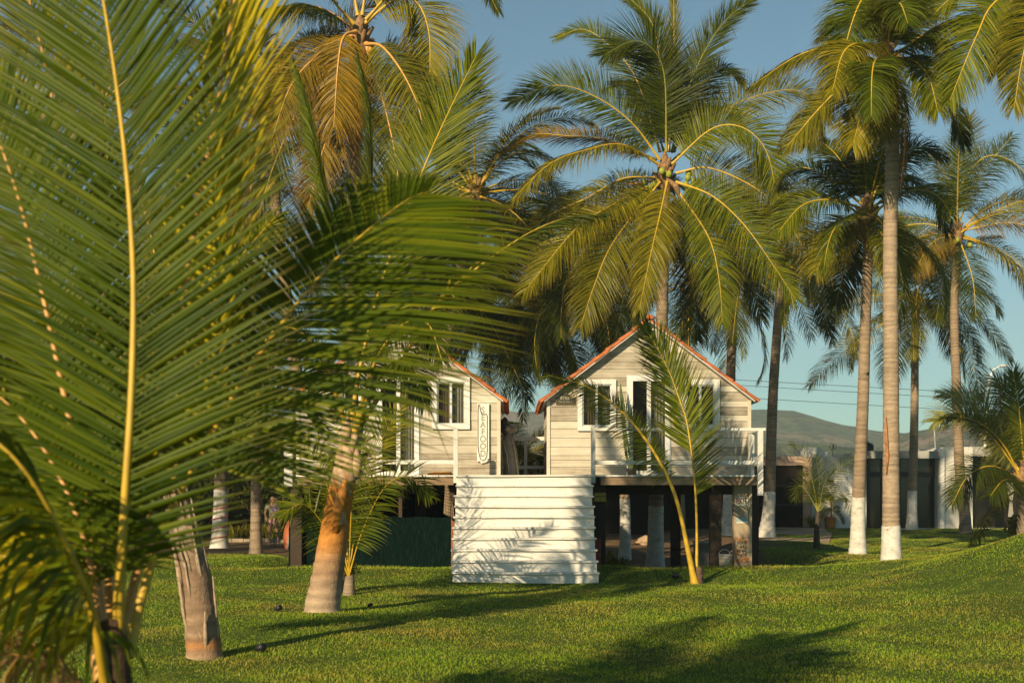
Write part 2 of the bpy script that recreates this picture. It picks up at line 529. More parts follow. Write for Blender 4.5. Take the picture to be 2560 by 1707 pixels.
def random_fronds(parent, c, count, length, seed, leaf=0.85, n=62, az_rng=None, el_hi=78, el_lo=-35, mats=('leaf', 'leaf', 'leaf_olive'), width=0.05, rr=0.03, droop=0.13, bend=1.25, ribs=('rib',), base_r=0.12):
    rng = random.Random(seed)
    for i in range(count):
        q = (i + .5) / count
        if az_rng is None: az = i * 2.39996 + rng.uniform(-.3, .3) + seed
        else: az = math.radians(rng.uniform(*az_rng))
        el = math.radians(el_hi + (el_lo - el_hi) * q ** 1.05 + rng.uniform(-9, 9))
        L = length * rng.uniform(.85, 1.1) * (0.8 if q < .1 else 1)
        b = bend * rng.uniform(.75, 1.25) * (0.65 + 0.6 * min(1, max(0, math.cos(el))))
        st = (c[0] + base_r * math.cos(az), c[1] + base_r * math.sin(az), c[2] - 0.35 * q)
        pth = arc_path(st, az, el, L, b, wob=rng.uniform(-.25, .25))
        ml = rng.choice(mats) if q < .8 else (mats[-1] if rng.random() < .6 else rng.choice(mats))
        frond(parent, pth, leaf=leaf * rng.uniform(.9, 1.1), n=n, twist=rng.uniform(-.9, .9), droop=droop * (1 + .8 * q), vee=.22 - .3 * q,
              width=width, pet=.16, mat=ml, rib=rng.choice(ribs), rr=rr, seed=seed * 100 + i, dens=2.3, thin=.47)

BARK = (0.33, 0.245, 0.165)
def trunk(parent, path, r0, r1, flare=1.35, band_z=None, col=BARK, cols=None, seed=0, step=0.11, band_r=1.03, name="trunk", sides=16):
    """path: list of 3D points bottom -> top. band_z: top height of the limewash"""
    rng = np.random.default_rng(seed)
    R0, L = resample(path, 30)
    n = max(12, int(L / step) * 2)
    R, L = resample(path, n)
    t = np.linspace(0, 1, n)
    rad = r0 + (r1 - r0) * t
    rad = rad * (1 + (flare - 1) * np.exp(-t * L / 0.45))
    rg = np.where(np.arange(n) % 2 == 0, 1.0, rng.uniform(0, .9, n))
    rad = rad * (1 + 0.022 * (rg * 2 - 1) + rng.normal(0, .012, n))
    an = np.arange(sides) * 2 * math.pi / sides
    ringj = rng.normal(0, .25, (n, 1)) * 0
    X = R[:, None, 0] + rad[:, None] * np.cos(an)[None] * (1 + 0.03 * np.sin(3 * an)[None])
    Y = R[:, None, 1] + rad[:, None] * np.sin(an)[None]
    Z = R[:, None, 2] + 0 * an[None] + (rng.normal(0, .02, (n, 1)) * np.sin(an + rng.uniform(0, 6, (n, 1))))
    V = np.stack([X, Y, Z], -1).reshape(-1, 3)
    a = np.arange(n - 1)[:, None] * sides; j = np.arange(sides)[None]
    Q = np.stack([a + j, a + (j + 1) % sides, a + sides + (j + 1) % sides, a + sides + j], -1).reshape(-1, 4)
    me = np_mesh(name, V, Q, [M['bark']], True, {"ring": np.repeat(rg, sides)})
    ca = me.color_attributes.new("Col", 'FLOAT_COLOR', 'POINT')
    cc = np.ones((n, 4)); cc[:, :3] = col
    if cols:
        zs = [c[0] for c in cols]
        for k in range(3): cc[:, k] = np.interp(R[:, 2], zs, [c[1][k] for c in cols])
    cc[:, :3] *= rng.uniform(.86, 1.12, (n, 1))
    ca.data.foreach_set("color", np.repeat(cc, sides, 0).astype(np.float32).ravel())
    o = link(name, me, parent)
    if band_z is not None:
        m = int(np.searchsorted(R[:, 2], band_z)) + 1
        m = max(3, m)
        rb = rad[:m] * band_r + 0.004
        X = R[:m, None, 0] + rb[:, None] * np.cos(an)[None] * (1 + 0.03 * np.sin(3 * an)[None])
        Y = R[:m, None, 1] + rb[:, None] * np.sin(an)[None]
        Zb = np.broadcast_to(R[:m, None, 2], X.shape).copy()
        Zb[-1] += 0.012 * np.sin(an * 2 + seed)
        VB = np.stack([X, Y, Zb], -1).reshape(-1, 3)
        a = np.arange(m - 1)[:, None] * sides
        QB = np.stack([a + j, a + (j + 1) % sides, a + sides + (j + 1) % sides, a + sides + j], -1).reshape(-1, 4)
        link("painted_band", np_mesh("painted_band", VB, QB, [M['lime']], True), parent)
    return o

M['nut'] = plain("coconut_husk", (0.24, 0.26, 0.03), 0.5, 0.3, 4, 0.3, bump=0.1)
M['nut_old'] = plain("coconut_husk_orange", (0.40, 0.20, 0.03), 0.5, 0.3, 4, 0.3, bump=0.1)
M['fibre'] = plain("leaf_sheath_fibre", (0.22, 0.13, 0.065), 0.9, 0.5, 14, 0.1, bump=0.5)
def crown_bits(parent, c, seed=0, nuts=8, r=0.2, nutmat='nut', nr=0.1):
    rng = random.Random(seed)
    b = MB()
    for k in range(9):                                     # stubs and sheath of old leaf bases
        a = k * 2.4 + rng.random()
        p0 = Vector(c) + Vector((math.cos(a) * r * .4, math.sin(a) * r * .4, -.45 + .05 * k))
        p1 = p0 + Vector((math.cos(a) * r * 1.1, math.sin(a) * r * 1.1, .35))
        b.tube([p0, (p0 + p1) / 2 + Vector((0, 0, .03)), p1], [.09, .07, .04], 6)
    b.lathe(c, [(r * .55, -.8), (r * .95, -.45), (r * 1.0, -.1), (r * .6, .25), (.03, .5)], 12)
    b.build("leaf_sheath", M['fibre'], parent, True)
    for k in range(nuts):
        a = rng.uniform(0, 6.28)
        q = Vector(c) + Vector((math.cos(a) * (r + .18 + rng.random() * .25), math.sin(a) * (r + .1 + rng.random() * .2), -.55 + rng.uniform(-.2, .2)))
        nb = MB(); nb.ball(q, nr * rng.uniform(.85, 1.1), 10, 7, 1.2)
        nb.build("coconut", M[nutmat], parent, True)

def palm(label, base, path, r0, r1, band_z=None, group="coconut palms around the cabins", **kw):
    root = thing("coconut_palm", label, "palm tree", base, group)
    if path is not None:
        trunk(root, [base] + list(path), r0, r1, band_z=band_z, **kw)
    return root

def fr(root, d, pts, **kw):
    """frond whose midrib runs through points (pixel x, pixel y, depth offset) of the survey photo"""
    ctrl = [P(p[0], p[1], d + (p[2] if len(p) > 2 else 0)) for p in pts]
    return frond(root, ctrl, **kw)
# ------------------------------------------------------------------ ground, hills
def graded():
    xs = list(np.arange(-14, 16.01, 0.3))
    x = xs[-1]; st = 0.5
    up = []
    while x < 3000: x += st; st *= 1.22; up.append(x)
    x = xs[0]; st = 0.5; dn = []
    while x > -3000: x -= st; st *= 1.22; dn.append(x)
    xs = dn[::-1] + xs + up
    ys = list(np.arange(-3, 60.01, 0.3))
    y = ys[-1]; st = 0.6; up = []
    while y < 3600: y += st; st *= 1.2; up.append(y)
    y = ys[0]; st = .8; dn = []
    while y > -60: y -= st; st *= 1.4; dn.append(y)
    return np.array(xs), np.array(dn[::-1] + ys + up)
gx, gy = graded()
GX, GY = np.meshgrid(gx, gy)
GZ = G(GX, GY)
nx = len(gx)
idx = np.arange(len(gy) - 1)[:, None] * nx + np.arange(nx - 1)[None]
GQ = np.stack([idx, idx + 1, idx + nx + 1, idx + nx], -1).reshape(-1, 4)
t = NT("lawn_soil_and_earth")
co = t.coord()
lawnc = t.ramp(t.noise(1.1, 6, co, .7), [(0.25, (0.030, 0.050, 0.008)), (0.6, (0.065, 0.10, 0.012)), (0.8, (0.14, 0.13, 0.03))])
earth = t.ramp(t.noise(2.2, 8, co, .7), [(0.25, (0.06, 0.037, 0.018)), (0.5, (0.15, 0.095, 0.05)), (0.75, (0.28, 0.19, 0.10))])
t.color(t.mix(t.attr("lawn"), earth, lawnc)); t.rough(0.95, 0.1)
t.bump(t.noise(14, 6, co, .7), 0.7, 0.06)
go = link("ground", np_mesh("ground", np.stack([GX, GY, GZ], -1).reshape(-1, 3), GQ, [t.mat], True, {"lawn": lawn_mask(GX, GY).ravel()}))
go["kind"] = "structure"

def hill_mesh(name, x0, x1, y0, depth, prof, seed, mat):
    rng = np.random.default_rng(seed)
    nxh, nyh = 150, 26
    X, Y = np.meshgrid(np.linspace(x0, x1, nxh), np.linspace(0, 1, nyh))
    H = np.interp(X, [p[0] for p in prof], [p[1] for p in prof])
    base = np.sin(np.clip(Y, 0, 1) * math.pi * .5) ** 0.8 * H
    nz = np.zeros_like(X)
    for o in range(6):
        f = 0.006 * 2 ** o; a = 9.0 / 1.8 ** o
        nz += a * np.sin(X * f + rng.uniform(0, 6) + 2.3 * np.sin(Y * 4 * (o + 1) + X * f * .6)) * np.sin(Y * 5 * (1 + o * .7) + rng.uniform(0, 6))
    Z = base + nz * np.minimum(1, Y * 2.5) * .55 - 6 * (1 - Y)
    Yw = y0 + Y * depth
    idx = np.arange(nyh - 1)[:, None] * nxh + np.arange(nxh - 1)[None]
    Q = np.stack([idx, idx + 1, idx + nxh + 1, idx + nxh], -1).reshape(-1, 4)
    o = link(name, np_mesh(name, np.stack([X, Yw, Z], -1).reshape(-1, 3), Q, [mat], True))
    o["kind"] = "structure"
    return o
def hillmat(name, a, b, c):
    t = NT(name)
    co = t.coord()
    n1 = t.noise(0.012, 8, co, .65); n2 = t.noise(0.09, 6, co, .7)
    n3 = t.ramp(n2, [(0.42, (0, 0, 0)), (0.58, (1, 1, 1))])
    t.color(t.mix(n3, t.ramp(n1, [(0.40, a), (0.5, b), (0.58, c)]), (0.025, 0.04, 0.012), 'MIX')); t.rough(0.95, 0.05)
    t.bump(n2, 1.0, 8.0)
    return t.mat
hm = hillmat("hill_scrub", (0.065, 0.095, 0.03), (0.13, 0.13, 0.055), (0.24, 0.165, 0.115))
def hp(d, pts): return [((px - 1280) / FPX * d, EYE + (HOR - py) / FPX * d) for px, py in pts]
hill_mesh("hills", -900, 900, 760, 240, hp(1000, [(-1200, 1040), (600, 1045), (1000, 1030), (1200, 1022), (1310, 1030), (1600, 1010), (1880, 1026), (1950, 1030), (2050, 1055), (2150, 1074), (2240, 1085), (2400, 1075), (2600, 1090), (4200, 1100)]), 3, hm)
hill_mesh("hills", -500, 1300, 520, 180, hp(700, [(-900, 1190), (1900, 1180), (2100, 1150), (2230, 1090), (2300, 1072), (2360, 1062), (2440, 1045), (2560, 1020), (2800, 1010), (3400, 1040), (6000, 1120)]), 9, hm)
hill_mesh("hills", -900, 900, 400, 160, hp(560, [(-2400, 1160), (1000, 1150), (1880, 1118), (2000, 1125), (2150, 1135), (2600, 1140), (6000, 1170)]), 14, hm)

# ------------------------------------------------------------------ grass: blades, one mesh
def on_ground(px, py):
    for d in np.arange(8, 60, .05):
        p = P(px, py, d)
        if p.z < g(p.x, p.y): return p.x, p.y
    return p.x, p.y
SEAM = (on_ground(2400, 1487), on_ground(2550, 1418))
def grass_field(name, n, y0, y1, seed, mat, hmin, hmax, wd):
    rng = np.random.default_rng(seed)
    y = y0 + (y1 - y0) * rng.random(n) ** 1.15
    hw = y * 0.43 + 0.5
    x = rng.uniform(-1, 1, n) * hw
    m = lawn_mask(x, y)
    bare = np.sin(x * 3.1 + y * .7) * np.sin(y * 2.3 - x * 1.1)
    (sx0, sy0), (sx1, sy1) = SEAM
    u = ((x - sx0) * (sx1 - sx0) + (y - sy0) * (sy1 - sy0)) / ((sx1 - sx0) ** 2 + (sy1 - sy0) ** 2)
    line = np.abs((x - sx0) * (sy1 - sy0) - (y - sy0) * (sx1 - sx0)) / math.hypot(sx1 - sx0, sy1 - sy0)
    seam = (line < 0.16 + 0.10 * np.sin(x * 7)) & (u > -.1) & (u < 1.3) & (np.sin(u * 17) > -.1)
    keep = (m > rng.uniform(.35, .65, n)) & ~seam
    # nothing grows where the stair stands
    keep &= ~((x > -1.2) & (x < 1.7) & (y > 24.55) & (y < 27.2))
    x, y = x[keep], y[keep]; n = len(x)
    tuft = 0.75 + 0.35 * np.sin(x * 2.7 + 1.3 * np.sin(y * 2.1)) * np.sin(y * 1.9 + x) + 0.2 * rng.random(n)
    h = rng.uniform(hmin, hmax, n) * tuft
    edge = sstep(26.0, 26.9, y) * (np.abs(x) < 6) * (y < 28)
    h = h * (1 + 0.9 * edge)
    az = rng.uniform(0, 2 * np.pi, n); lean = rng.uniform(.15, .75, n)
    ax = rng.uniform(0, 2 * np.pi, n)
    z = G(x, y)
    B = np.stack([x, y, z - .008], 1)
    W = np.stack([np.cos(ax), np.sin(ax), 0 * ax], 1) * (wd * rng.uniform(.7, 1.3, n) * np.sqrt(np.clip(y / 18, .8, 2)))[:, None] / 2
    Ld = np.stack([np.cos(az) * lean, np.sin(az) * lean, np.ones(n)], 1)
    mid = B + Ld * (h * .5)[:, None] * np.array([.6, .6, 1.0])
    tip = B + Ld * h[:, None]
    V = np.stack([B - W, B + W, mid + W * .8, mid - W * .8, tip], 1).reshape(-1, 3)
    st = np.arange(n)[:, None] * 5
    T = np.concatenate([np.concatenate([st, st + 1, st + 2], 1), np.concatenate([st, st + 2, st + 3], 1), np.concatenate([st + 3, st + 2, st + 4], 1)])
    me = np_mesh(name, V, T, [mat])
    o = link(name, me); o["kind"] = "stuff"
    set_props(o, "short mown green lawn grass with sun-browned patches", "grass")
    return o
t = NT("grass_blades")
geo = t.n("ShaderNodeNewGeometry")
co = t.coord()
c1 = t.ramp(geo.outputs["Random Per Island"], [(0.0, (0.11, 0.22, 0.007)), (0.5, (0.22, 0.34, 0.011)), (0.85, (0.33, 0.40, 0.018)), (1.0, (0.50, 0.42, 0.08))])
c2 = t.ramp(geo.outputs["Random Per Island"], [(0.0, (0.24, 0.21, 0.018)), (0.6, (0.40, 0.31, 0.045)), (1.0, (0.52, 0.38, 0.10))])
pat = t.ramp(t.noise(0.42, 5, co, .62), [(0.45, (0, 0, 0)), (0.64, (0.85, 0.85, 0.85))])
c = t.mix(pat, c1, c2)
t.color(c); t.rough(0.5, 0.25)
tr = t.n("ShaderNodeBsdfTranslucent"); t.l(t.mix(0.5, c, (0.22, 0.30, 0.02)), tr.inputs[0])
ms = t.n("ShaderNodeMixShader"); ms.inputs[0].default_value = .35
t.l(t.bsdf.outputs[0], ms.inputs[1]); t.l(tr.outputs[0], ms.inputs[2]); t.l(ms.outputs[0], t.out.inputs[0])
grass_field("lawn_grass", 780000, 8.0, 58.0, 5, t.mat, .020, .044, .0078)
# ------------------------------------------------------------------ the two cabins on stilts
YF, YD = 28.2, 27.0            # front walls, edge of the deck
DZ = 2.113                     # top of the deck
PITCH = 0.76
def fx(px): return PX(px, YF)
def fz(py): return PZ(py, YF)

def planks(b, poly_x0, poly_x1, top, y0, y1, z0, holes, seed, joints=True):
    """horizontal boards clipped to the gable line top(x) with openings left free"""
    rng = random.Random(seed)
    z = z0
    zmax = max(top((poly_x0 + poly_x1) / 2), top(poly_x0), top(poly_x1))
    while z < zmax - 0.02:
        h = rng.choice([.13, .155, .17, .185, .20, .10])
        zt = min(z + h, zmax)
        jx = sorted(rng.uniform(poly_x0 + .5, poly_x1 - .5) for _ in range(rng.choice([0, 1, 1, 2])))
        xs = [poly_x0] + jx + [poly_x1]
        for xa, xb in zip(xs[:-1], xs[1:]):
            col = rng.random(); dy = rng.uniform(-.006, .006)
            cuts = sorted({z, zt} | {c for hl in holes for c in hl[2:] if z < c < zt})
            for ca, cb in zip(cuts[:-1], cuts[1:]):
                segs = [(xa + .003, xb - .003)]
                for hx0, hx1, hz0, hz1 in holes:
                    if (ca + cb) / 2 > hz0 and (ca + cb) / 2 < hz1:
                        ns = []
                        for s0, s1 in segs:
                            if hx1 <= s0 or hx0 >= s1: ns.append((s0, s1))
                            else:
                                if hx0 > s0: ns.append((s0, hx0))
                                if hx1 < s1: ns.append((hx1, s1))
                        segs = ns
                for s0, s1 in segs:
                    lo = ca + (.004 if ca == z else 0); hi = cb - (.004 if cb == zt else 0)
                    # clip with the two roof lines
                    def clip(x, zz): return min(zz, top(x))
                    n = max(2, int((s1 - s0) / .25) + 1)
                    pts = []
                    grid = sorted(set([s0, s1] + [s0 + (s1 - s0) * i / n for i in range(n + 1)] + [x for x in clip_x(top, lo, hi, s0, s1)]))
                    up = [(x, clip(x, hi)) for x in grid if top(x) > lo - 1e-6]
                    if len(up) < 2: continue
                    poly = [(up[0][0], lo), (up[-1][0], lo)] + up[::-1]
                    # drop doubles
                    q = []
                    for p in poly:
                        if not q or abs(p[0] - q[-1][0]) + abs(p[1] - q[-1][1]) > 1e-5: q.append(p)
                    if abs(q[0][0] - q[-1][0]) + abs(q[0][1] - q[-1][1]) < 1e-5: q.pop()
                    if len(q) >= 3:
                        b.col = col
                        b.prism(q, y0 + dy, y1 + dy)
        z = zt
def clip_x(top, lo, hi, s0, s1):
    r = []
    for zz in (lo, hi):
        c = (top.cx - (top.zp - zz) / PITCH, top.cx + (top.zp - zz) / PITCH)
        r += [x for x in c if s0 < x < s1]
    if s0 < top.cx < s1: r.append(top.cx)
    return r
class Gable:
    def __init__(s, cx, zp): s.cx, s.zp = cx, zp
    def __call__(s, x): return s.zp - abs(x - s.cx) * PITCH

def frame(parent, name, x0, x1, z0, z1, wd, y, th=.05, mat='paint', seed=0, bottom=None):
    b = MB(); b.col = .55 + .2 * random.Random(seed).random()
    bt = wd if bottom is None else bottom
    b.box(x0, x1, y - th, y, z1 - wd, z1)
    b.box(x0, x1, y - th, y, z0, z0 + bt)
    b.box(x0, x0 + wd, y - th + .002, y, z0 + bt, z1 - wd)
    b.box(x1 - wd, x1, y - th + .002, y, z0 + bt, z1 - wd)
    return b.build(name, M[mat], parent, bevel=.004)

def curtain(parent, x0, x1, z0, z1, y, mat, seed=0, folds=5):
    n = 40
    b = MB()
    rng = random.Random(seed); ph = rng.uniform(0, 6)
    pts = [(x0 + (x1 - x0) * i / n, y + .03 * math.sin(ph + i / n * folds * 6.28) + .012 * math.sin(i * 1.7)) for i in range(n + 1)]
    for (xa, ya), (xb, yb) in zip(pts[:-1], pts[1:]):
        b.poly([(xa, ya, z0), (xb, yb, z0), (xb, yb, z1), (xa, ya, z1)])
    return b.build("curtain", M[mat], parent, True)

def window(parent, px0, px1, py0, py1, wd, seed, curt):
    """outer casing in pixels on the front wall"""
    x0, x1, z0, z1 = fx(px0), fx(px1), fz(py1), fz(py0)
    w = frame(parent, "window", x0, x1, z0, z1, wd, YF - .006, .055, 'paint', seed)
    ix0, ix1, iz0, iz1 = x0 + wd, x1 - wd, z0 + wd, z1 - wd
    b = MB(); y0, y1 = YF - .025, YF + .03
    f = .028; cx = (ix0 + ix1) / 2
    b.box(ix0, ix1, y0, y1, iz1 - f, iz1); b.box(ix0, ix1, y0, y1, iz0, iz0 + f)
    b.box(ix0, ix0 + f, y0 + .002, y1, iz0 + f, iz1 - f); b.box(ix1 - f, ix1, y0 + .002, y1, iz0 + f, iz1 - f)
    b.box(cx - .03, cx + .022, y0 - .004, y1, iz0 + f, iz1 - f)
    b.build("sash", M['alu'], w)
    g1 = MB(); g1.box(ix0 + f, cx - .03, YF + .005, YF + .012, iz0 + f, iz1 - f); g1.box(cx + .022, ix1 - f, YF + .018, YF + .024, iz0 + f, iz1 - f)
    g1.build("pane", M['glass'], w)
    for (a, c, m) in curt:
        curtain(w, ix0 + (ix1 - ix0) * a, ix0 + (ix1 - ix0) * c, iz0, iz1, YF + .13, m, seed + int(a * 10))
    return (x0 + .03, x1 - .03, z0 + .03, z1 - .03)

def tile_roof(parent, gb, x_l, x_r, y0, y1, seed):
    """barrel tiles: rows run from ridge to eave"""
    rng = random.Random(seed)
    b = MB()
    pitch = math.atan(PITCH)
    pw = 0.21
    ny = int((y1 - y0) / pw)
    for side, xe in ((-1, x_l), (1, x_r)):
        run = abs(xe - gb.cx)
        L = run / math.cos(pitch)
        nt = 8
        for j in range(ny + 1):
            yc = y0 + .105 + j * pw
            for k in range(nt):
                b.col = rng.random()
                s0 = L * k / nt - .03; s1 = L * (k + 1) / nt + .03
                if k == 0: s0 = 0
                jit = rng.uniform(-.012, .012); jz = rng.uniform(-.008, .012)
                ring0, ring1 = [], []
                for (s, rr, lift, ring) in ((s0, .088, .030, ring0), (s1, .108, .052, ring1)):
                    for a in range(7):
                        t_ = math.pi * a / 6
                        off = rr * math.sin(t_) * .62 + lift + jz
                        x = gb.cx + side * (s * math.cos(pitch) + off * math.sin(pitch))
                        z = gb.zp - s * math.sin(pitch) + off * math.cos(pitch)
                        ring.append((x, yc + jit - rr * math.cos(t_), z))
                n = 7
                th = .016
                dn = (-side * math.sin(pitch) * th, 0, -math.cos(pitch) * th)
                inner0 = [tuple(p[i] + dn[i] for i in range(3)) for p in ring0]
                inner1 = [tuple(p[i] + dn[i] for i in range(3)) for p in ring1]
                vv = ring0 + ring1 + inner0 + inner1
                ff = [(i, i + 1, n + i + 1, n + i) for i in range(n - 1)]
                ff += [(2 * n + i, 3 * n + i, 3 * n + i + 1, 2 * n + i + 1) for i in range(n - 1)]
                ff += [(n + i, n + i + 1, 3 * n + i + 1, 3 * n + i) for i in range(n - 1)]
                ff += [(i + 1, i, 2 * n + i, 2 * n + i + 1) for i in range(n - 1)]
                ff += [(0, n, 3 * n, 2 * n), (n - 1, 2 * n + n - 1, 3 * n + n - 1, 2 * n - 1)]
                b.faces(vv, ff)
    roof = b.build("roof", M['tile'], parent)
    c = MB()                                                   # ridge caps
    y = y0 - .02; k = 0
    while y < y1:
        c.col = rng.random()
        for (ya, yb) in ((y, y + .36),):
            r0_, r1_ = .10, .085
            ra = [(gb.cx + r0_ * math.cos(math.pi * i / 8), ya, gb.zp + .055 + r0_ * math.sin(math.pi * i / 8)) for i in range(9)]
            rb = [(gb.cx + r1_ * math.cos(math.pi * i / 8), yb, gb.zp + .05 + r1_ * math.sin(math.pi * i / 8)) for i in range(9)]
            c.faces(ra + rb, [(i, i + 1, 9 + i + 1, 9 + i) for i in range(8)] + [tuple(range(8, -1, -1))])
        y += .33
    c.build("ridge_cap", M['tile'], roof)
    d = MB()                                                   # boarding under the tiles
    for side, xe in ((-1, x_l), (1, x_r)):
        xa, xb = gb.cx, xe - side * .03
        za, zb = gb.zp, gb.zp - abs(xb - gb.cx) * PITCH
        pts = [(xa, za + .025), (xb, zb + .025), (xb, zb + .002), (xa, za + .002)]
        if side < 0: pts = pts[::-1]
        d.prism(pts[::-1], y0 + .02, y1 - .02)
    d.build("roof_board", M['paint'], roof)
    return roof

def cabin(label, cx_px, door_half=52, windows=(), seed=1, left_eave=True):
    cx = fx(cx_px)
    gb = Gable(cx, fz(800) - .06)
    half = 2.205
    x0, x1 = cx - half, cx + half
    YB = YF + 4.2
    root = thing("beach_cabin", label, "cabin", (cx, YF + 2.1, DZ), "cabins on the deck")
    holes = []
    for (w0, w1, v0, v1, wd, curt) in windows:
        holes.append(window(root, w0, w1, v0, v1, wd, seed + int(w0), curt))
    # sliding door
    dx0, dx1 = fx(cx_px - door_half), fx(cx_px + door_half)
    dz0, dz1 = DZ + .005, fz(941)
    dr = frame(root, "door", dx0, dx1, dz0, dz1, .105, YF - .004, .05, 'pvc', seed)
    b = MB(); b.box((dx0 + dx1) / 2 - .045, (dx0 + dx1) / 2 + .045, YF - .035, YF + .02, dz0 + .105, dz1 - .105)
    b.build("door_stile", M['pvc'], dr, bevel=.004)
    b = MB(); b.box(dx0 + .105, (dx0 + dx1) / 2 - .045, YF, YF + .008, dz0 + .105, dz1 - .105); b.box((dx0 + dx1) / 2 + .045, dx1 - .105, YF + .004, YF + .012, dz0 + .105, dz1 - .105)
    b.build("pane", M['glass'], dr)
    b = MB(); b.tube([((dx0 + dx1) / 2 - .0, YF - .05, dz0 + .95), ((dx0 + dx1) / 2, YF - .075, dz0 + 1.0), ((dx0 + dx1) / 2, YF - .075, dz0 + 1.12), ((dx0 + dx1) / 2, YF - .05, dz0 + 1.17)], .012, 6)
    b.build("handle", M['alu'], dr, True)
    curtain(dr, (dx0 + dx1) / 2 + .05, dx1 - .1, dz0 + .1, dz1 - .1, YF + .14, 'curtain', seed)
    # thin grey strip round the door
    s = frame(dr, "door_seal", dx0 - .03, dx1 + .03, dz0 - .001, dz1 + .03, .03, YF - .003, .02, 'alu', seed)
    holes.append((dx0 + .03, dx1 - .03, dz0 - .2, dz1 - .03))
    b = MB()
    planks(b, x0, x1, gb, YF, YF + .03, DZ + .004, holes, seed)
    wall = b.build("front_wall", M['plank'], root)
    b = MB(); b.col = .8                                        # corner boards
    for xa in (x0 - .045, x1 - .03):
        b.box(xa, xa + .075, YF - .028, YF - .008, DZ + .004, gb(x0) - .03)
    b.build("corner_board", M['plank'], wall)
    # side and back walls in boards
    b = MB(); rng = random.Random(seed + 5)
    for xa, xb in ((x0, x0 + .03), (x1 - .03, x1)):
        z = DZ + .004
        while z < gb(x0) - .03:
            zt = min(z + rng.choice([.14, .17, .19]), gb(x0) - .02)
            b.col = rng.random(); dxj = rng.uniform(-.006, .006)
            b.box(xa + dxj, xb + dxj, YF + .034, YB, z + .0025, zt - .0025); z = zt
    b.build("side_wall", M['plank'], root)
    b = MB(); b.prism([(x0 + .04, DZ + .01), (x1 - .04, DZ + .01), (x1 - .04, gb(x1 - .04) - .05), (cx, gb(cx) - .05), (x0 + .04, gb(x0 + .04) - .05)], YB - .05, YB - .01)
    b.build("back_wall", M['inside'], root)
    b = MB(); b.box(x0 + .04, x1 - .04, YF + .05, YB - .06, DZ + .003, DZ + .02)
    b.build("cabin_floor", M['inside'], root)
    # vent under the ridge
    tile_roof(root, gb, cx - half - .135, cx + half - -.135, YF - .22, YB + .2, seed)
    b = MB(); b.col = .3
    zt = gb(cx) - .10
    b.prism([(cx - .02, zt - .26), (cx + .10, zt - .26), (cx + .10, zt - .07), (cx - .02, zt)], YF - .012, YF - .004)
    b.build("vent", M['black'], wall)
    return root, gb, cx, x0, x1

right_root, rgb, rcx, rx0, rx1 = cabin("weathered plank cabin with red tile roof and full front in view behind young palm", 1622,
    windows=((1444, 1540, 949, 1077, .105, ((0, .5, 'curtain_brown'), (.72, 1.0, 'curtain'))), (1702, 1799, 949, 1077, .12, ((0, .3, 'curtain'),))), seed=11)
left_root, lgb, lcx, lx0, lx1 = cabin("weathered plank cabin half hidden by palm fronds with SEAFOOD board on its wall", 996,
    windows=((1080, 1175, 943, 1073, .11, ((0.05, .45, 'curtain_brown'), (.5, 1.0, 'curtain'))), (817, 912, 945, 1073, .11, ((.0, .5, 'curtain'),))), seed=23)

# ------------------------------------------------------------------ deck
dxl, dxr = PX(715, YD), PX(1893, YD)
deck = thing("raised_deck", "raised timber deck carrying both cabins on posts", "deck", (0.2, 29.5, DZ))
b = MB(); rng = random.Random(4)
x = dxl
while x < dxr - .02:
    wd = .14; xe = min(x + wd, dxr)
    b.col = rng.random()
    inside_stair = False
    b.box(x + .003, xe - .003, YD - .015 + rng.uniform(-.02, .012), YF + 4.6, DZ - .035 + rng.uniform(-.004, .0), DZ + rng.uniform(-.002, .0))
    x = xe
b.build("deck_boards", M['paint'], deck)
zb = PZ(1212, YD)
b = MB(); b.col = .75
b.box(PX(1502, YD), PX(1893, YD), YD + .02, YD + .07, zb, DZ - .045)
b.build("edge_beam", M['beam'], deck, bevel=.004)
b = MB(); b.col = .55
b.box(dxl, PX(1134, YD), YD + .02, YD + .07, zb, DZ - .045)
b.build("edge_beam", M['beam'], deck, bevel=.004)
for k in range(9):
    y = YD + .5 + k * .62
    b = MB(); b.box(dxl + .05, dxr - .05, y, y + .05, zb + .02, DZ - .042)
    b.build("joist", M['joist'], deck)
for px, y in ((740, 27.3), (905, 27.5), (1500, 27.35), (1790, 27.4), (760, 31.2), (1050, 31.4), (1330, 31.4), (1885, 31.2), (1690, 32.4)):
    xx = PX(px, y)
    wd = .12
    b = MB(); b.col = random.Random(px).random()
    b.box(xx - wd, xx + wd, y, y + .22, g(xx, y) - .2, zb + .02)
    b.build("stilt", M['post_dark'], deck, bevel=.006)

for y in (28.6, 30.8):
    b = MB(); b.box(dxl + .1, dxr - .1, y, y + .12, PZ(1236, y), zb + .015)
    b.build("girder", M['joist'], deck)
# railings
rail = thing("deck_railing", "white railing with corner balusters along the deck's edge at EXIT post", "railing", (PX(1700, YD), YD, DZ), "white deck railings")
def vpost(parent, px0, px1, py0, py1, y, th=.09, name="post", mat='paint_v', col=.7):
    b = MB(); b.col = col
    b.box(PX(px0, y), PX(px1, y), y - th, y, PZ(py1, y), PZ(py0, y))
    return b.build(name, M[mat], parent, bevel=.004)
vpost(rail, 1477, 1488, 1068, 1207, YD - .02, .09)
vpost(rail, 1893, 1906, 1077, 1238, YD - .02, .10)
b = MB(); b.col = .8; b.box(PX(1482, YD), PX(1912, YD), YD - .10, YD - .02, PZ(1077, YD), PZ(1070, YD)); b.build("top_rail", M['paint'], rail, bevel=.004)
b = MB(); b.col = .7; b.box(PX(1488, YD), PX(1893, YD), YD - .075, YD - .03, PZ(1161, YD), PZ(1151, YD)); b.build("mid_rail", M['paint'], rail, bevel=.004)
yb_ = YD + 2.6
b = MB(); b.col = .7
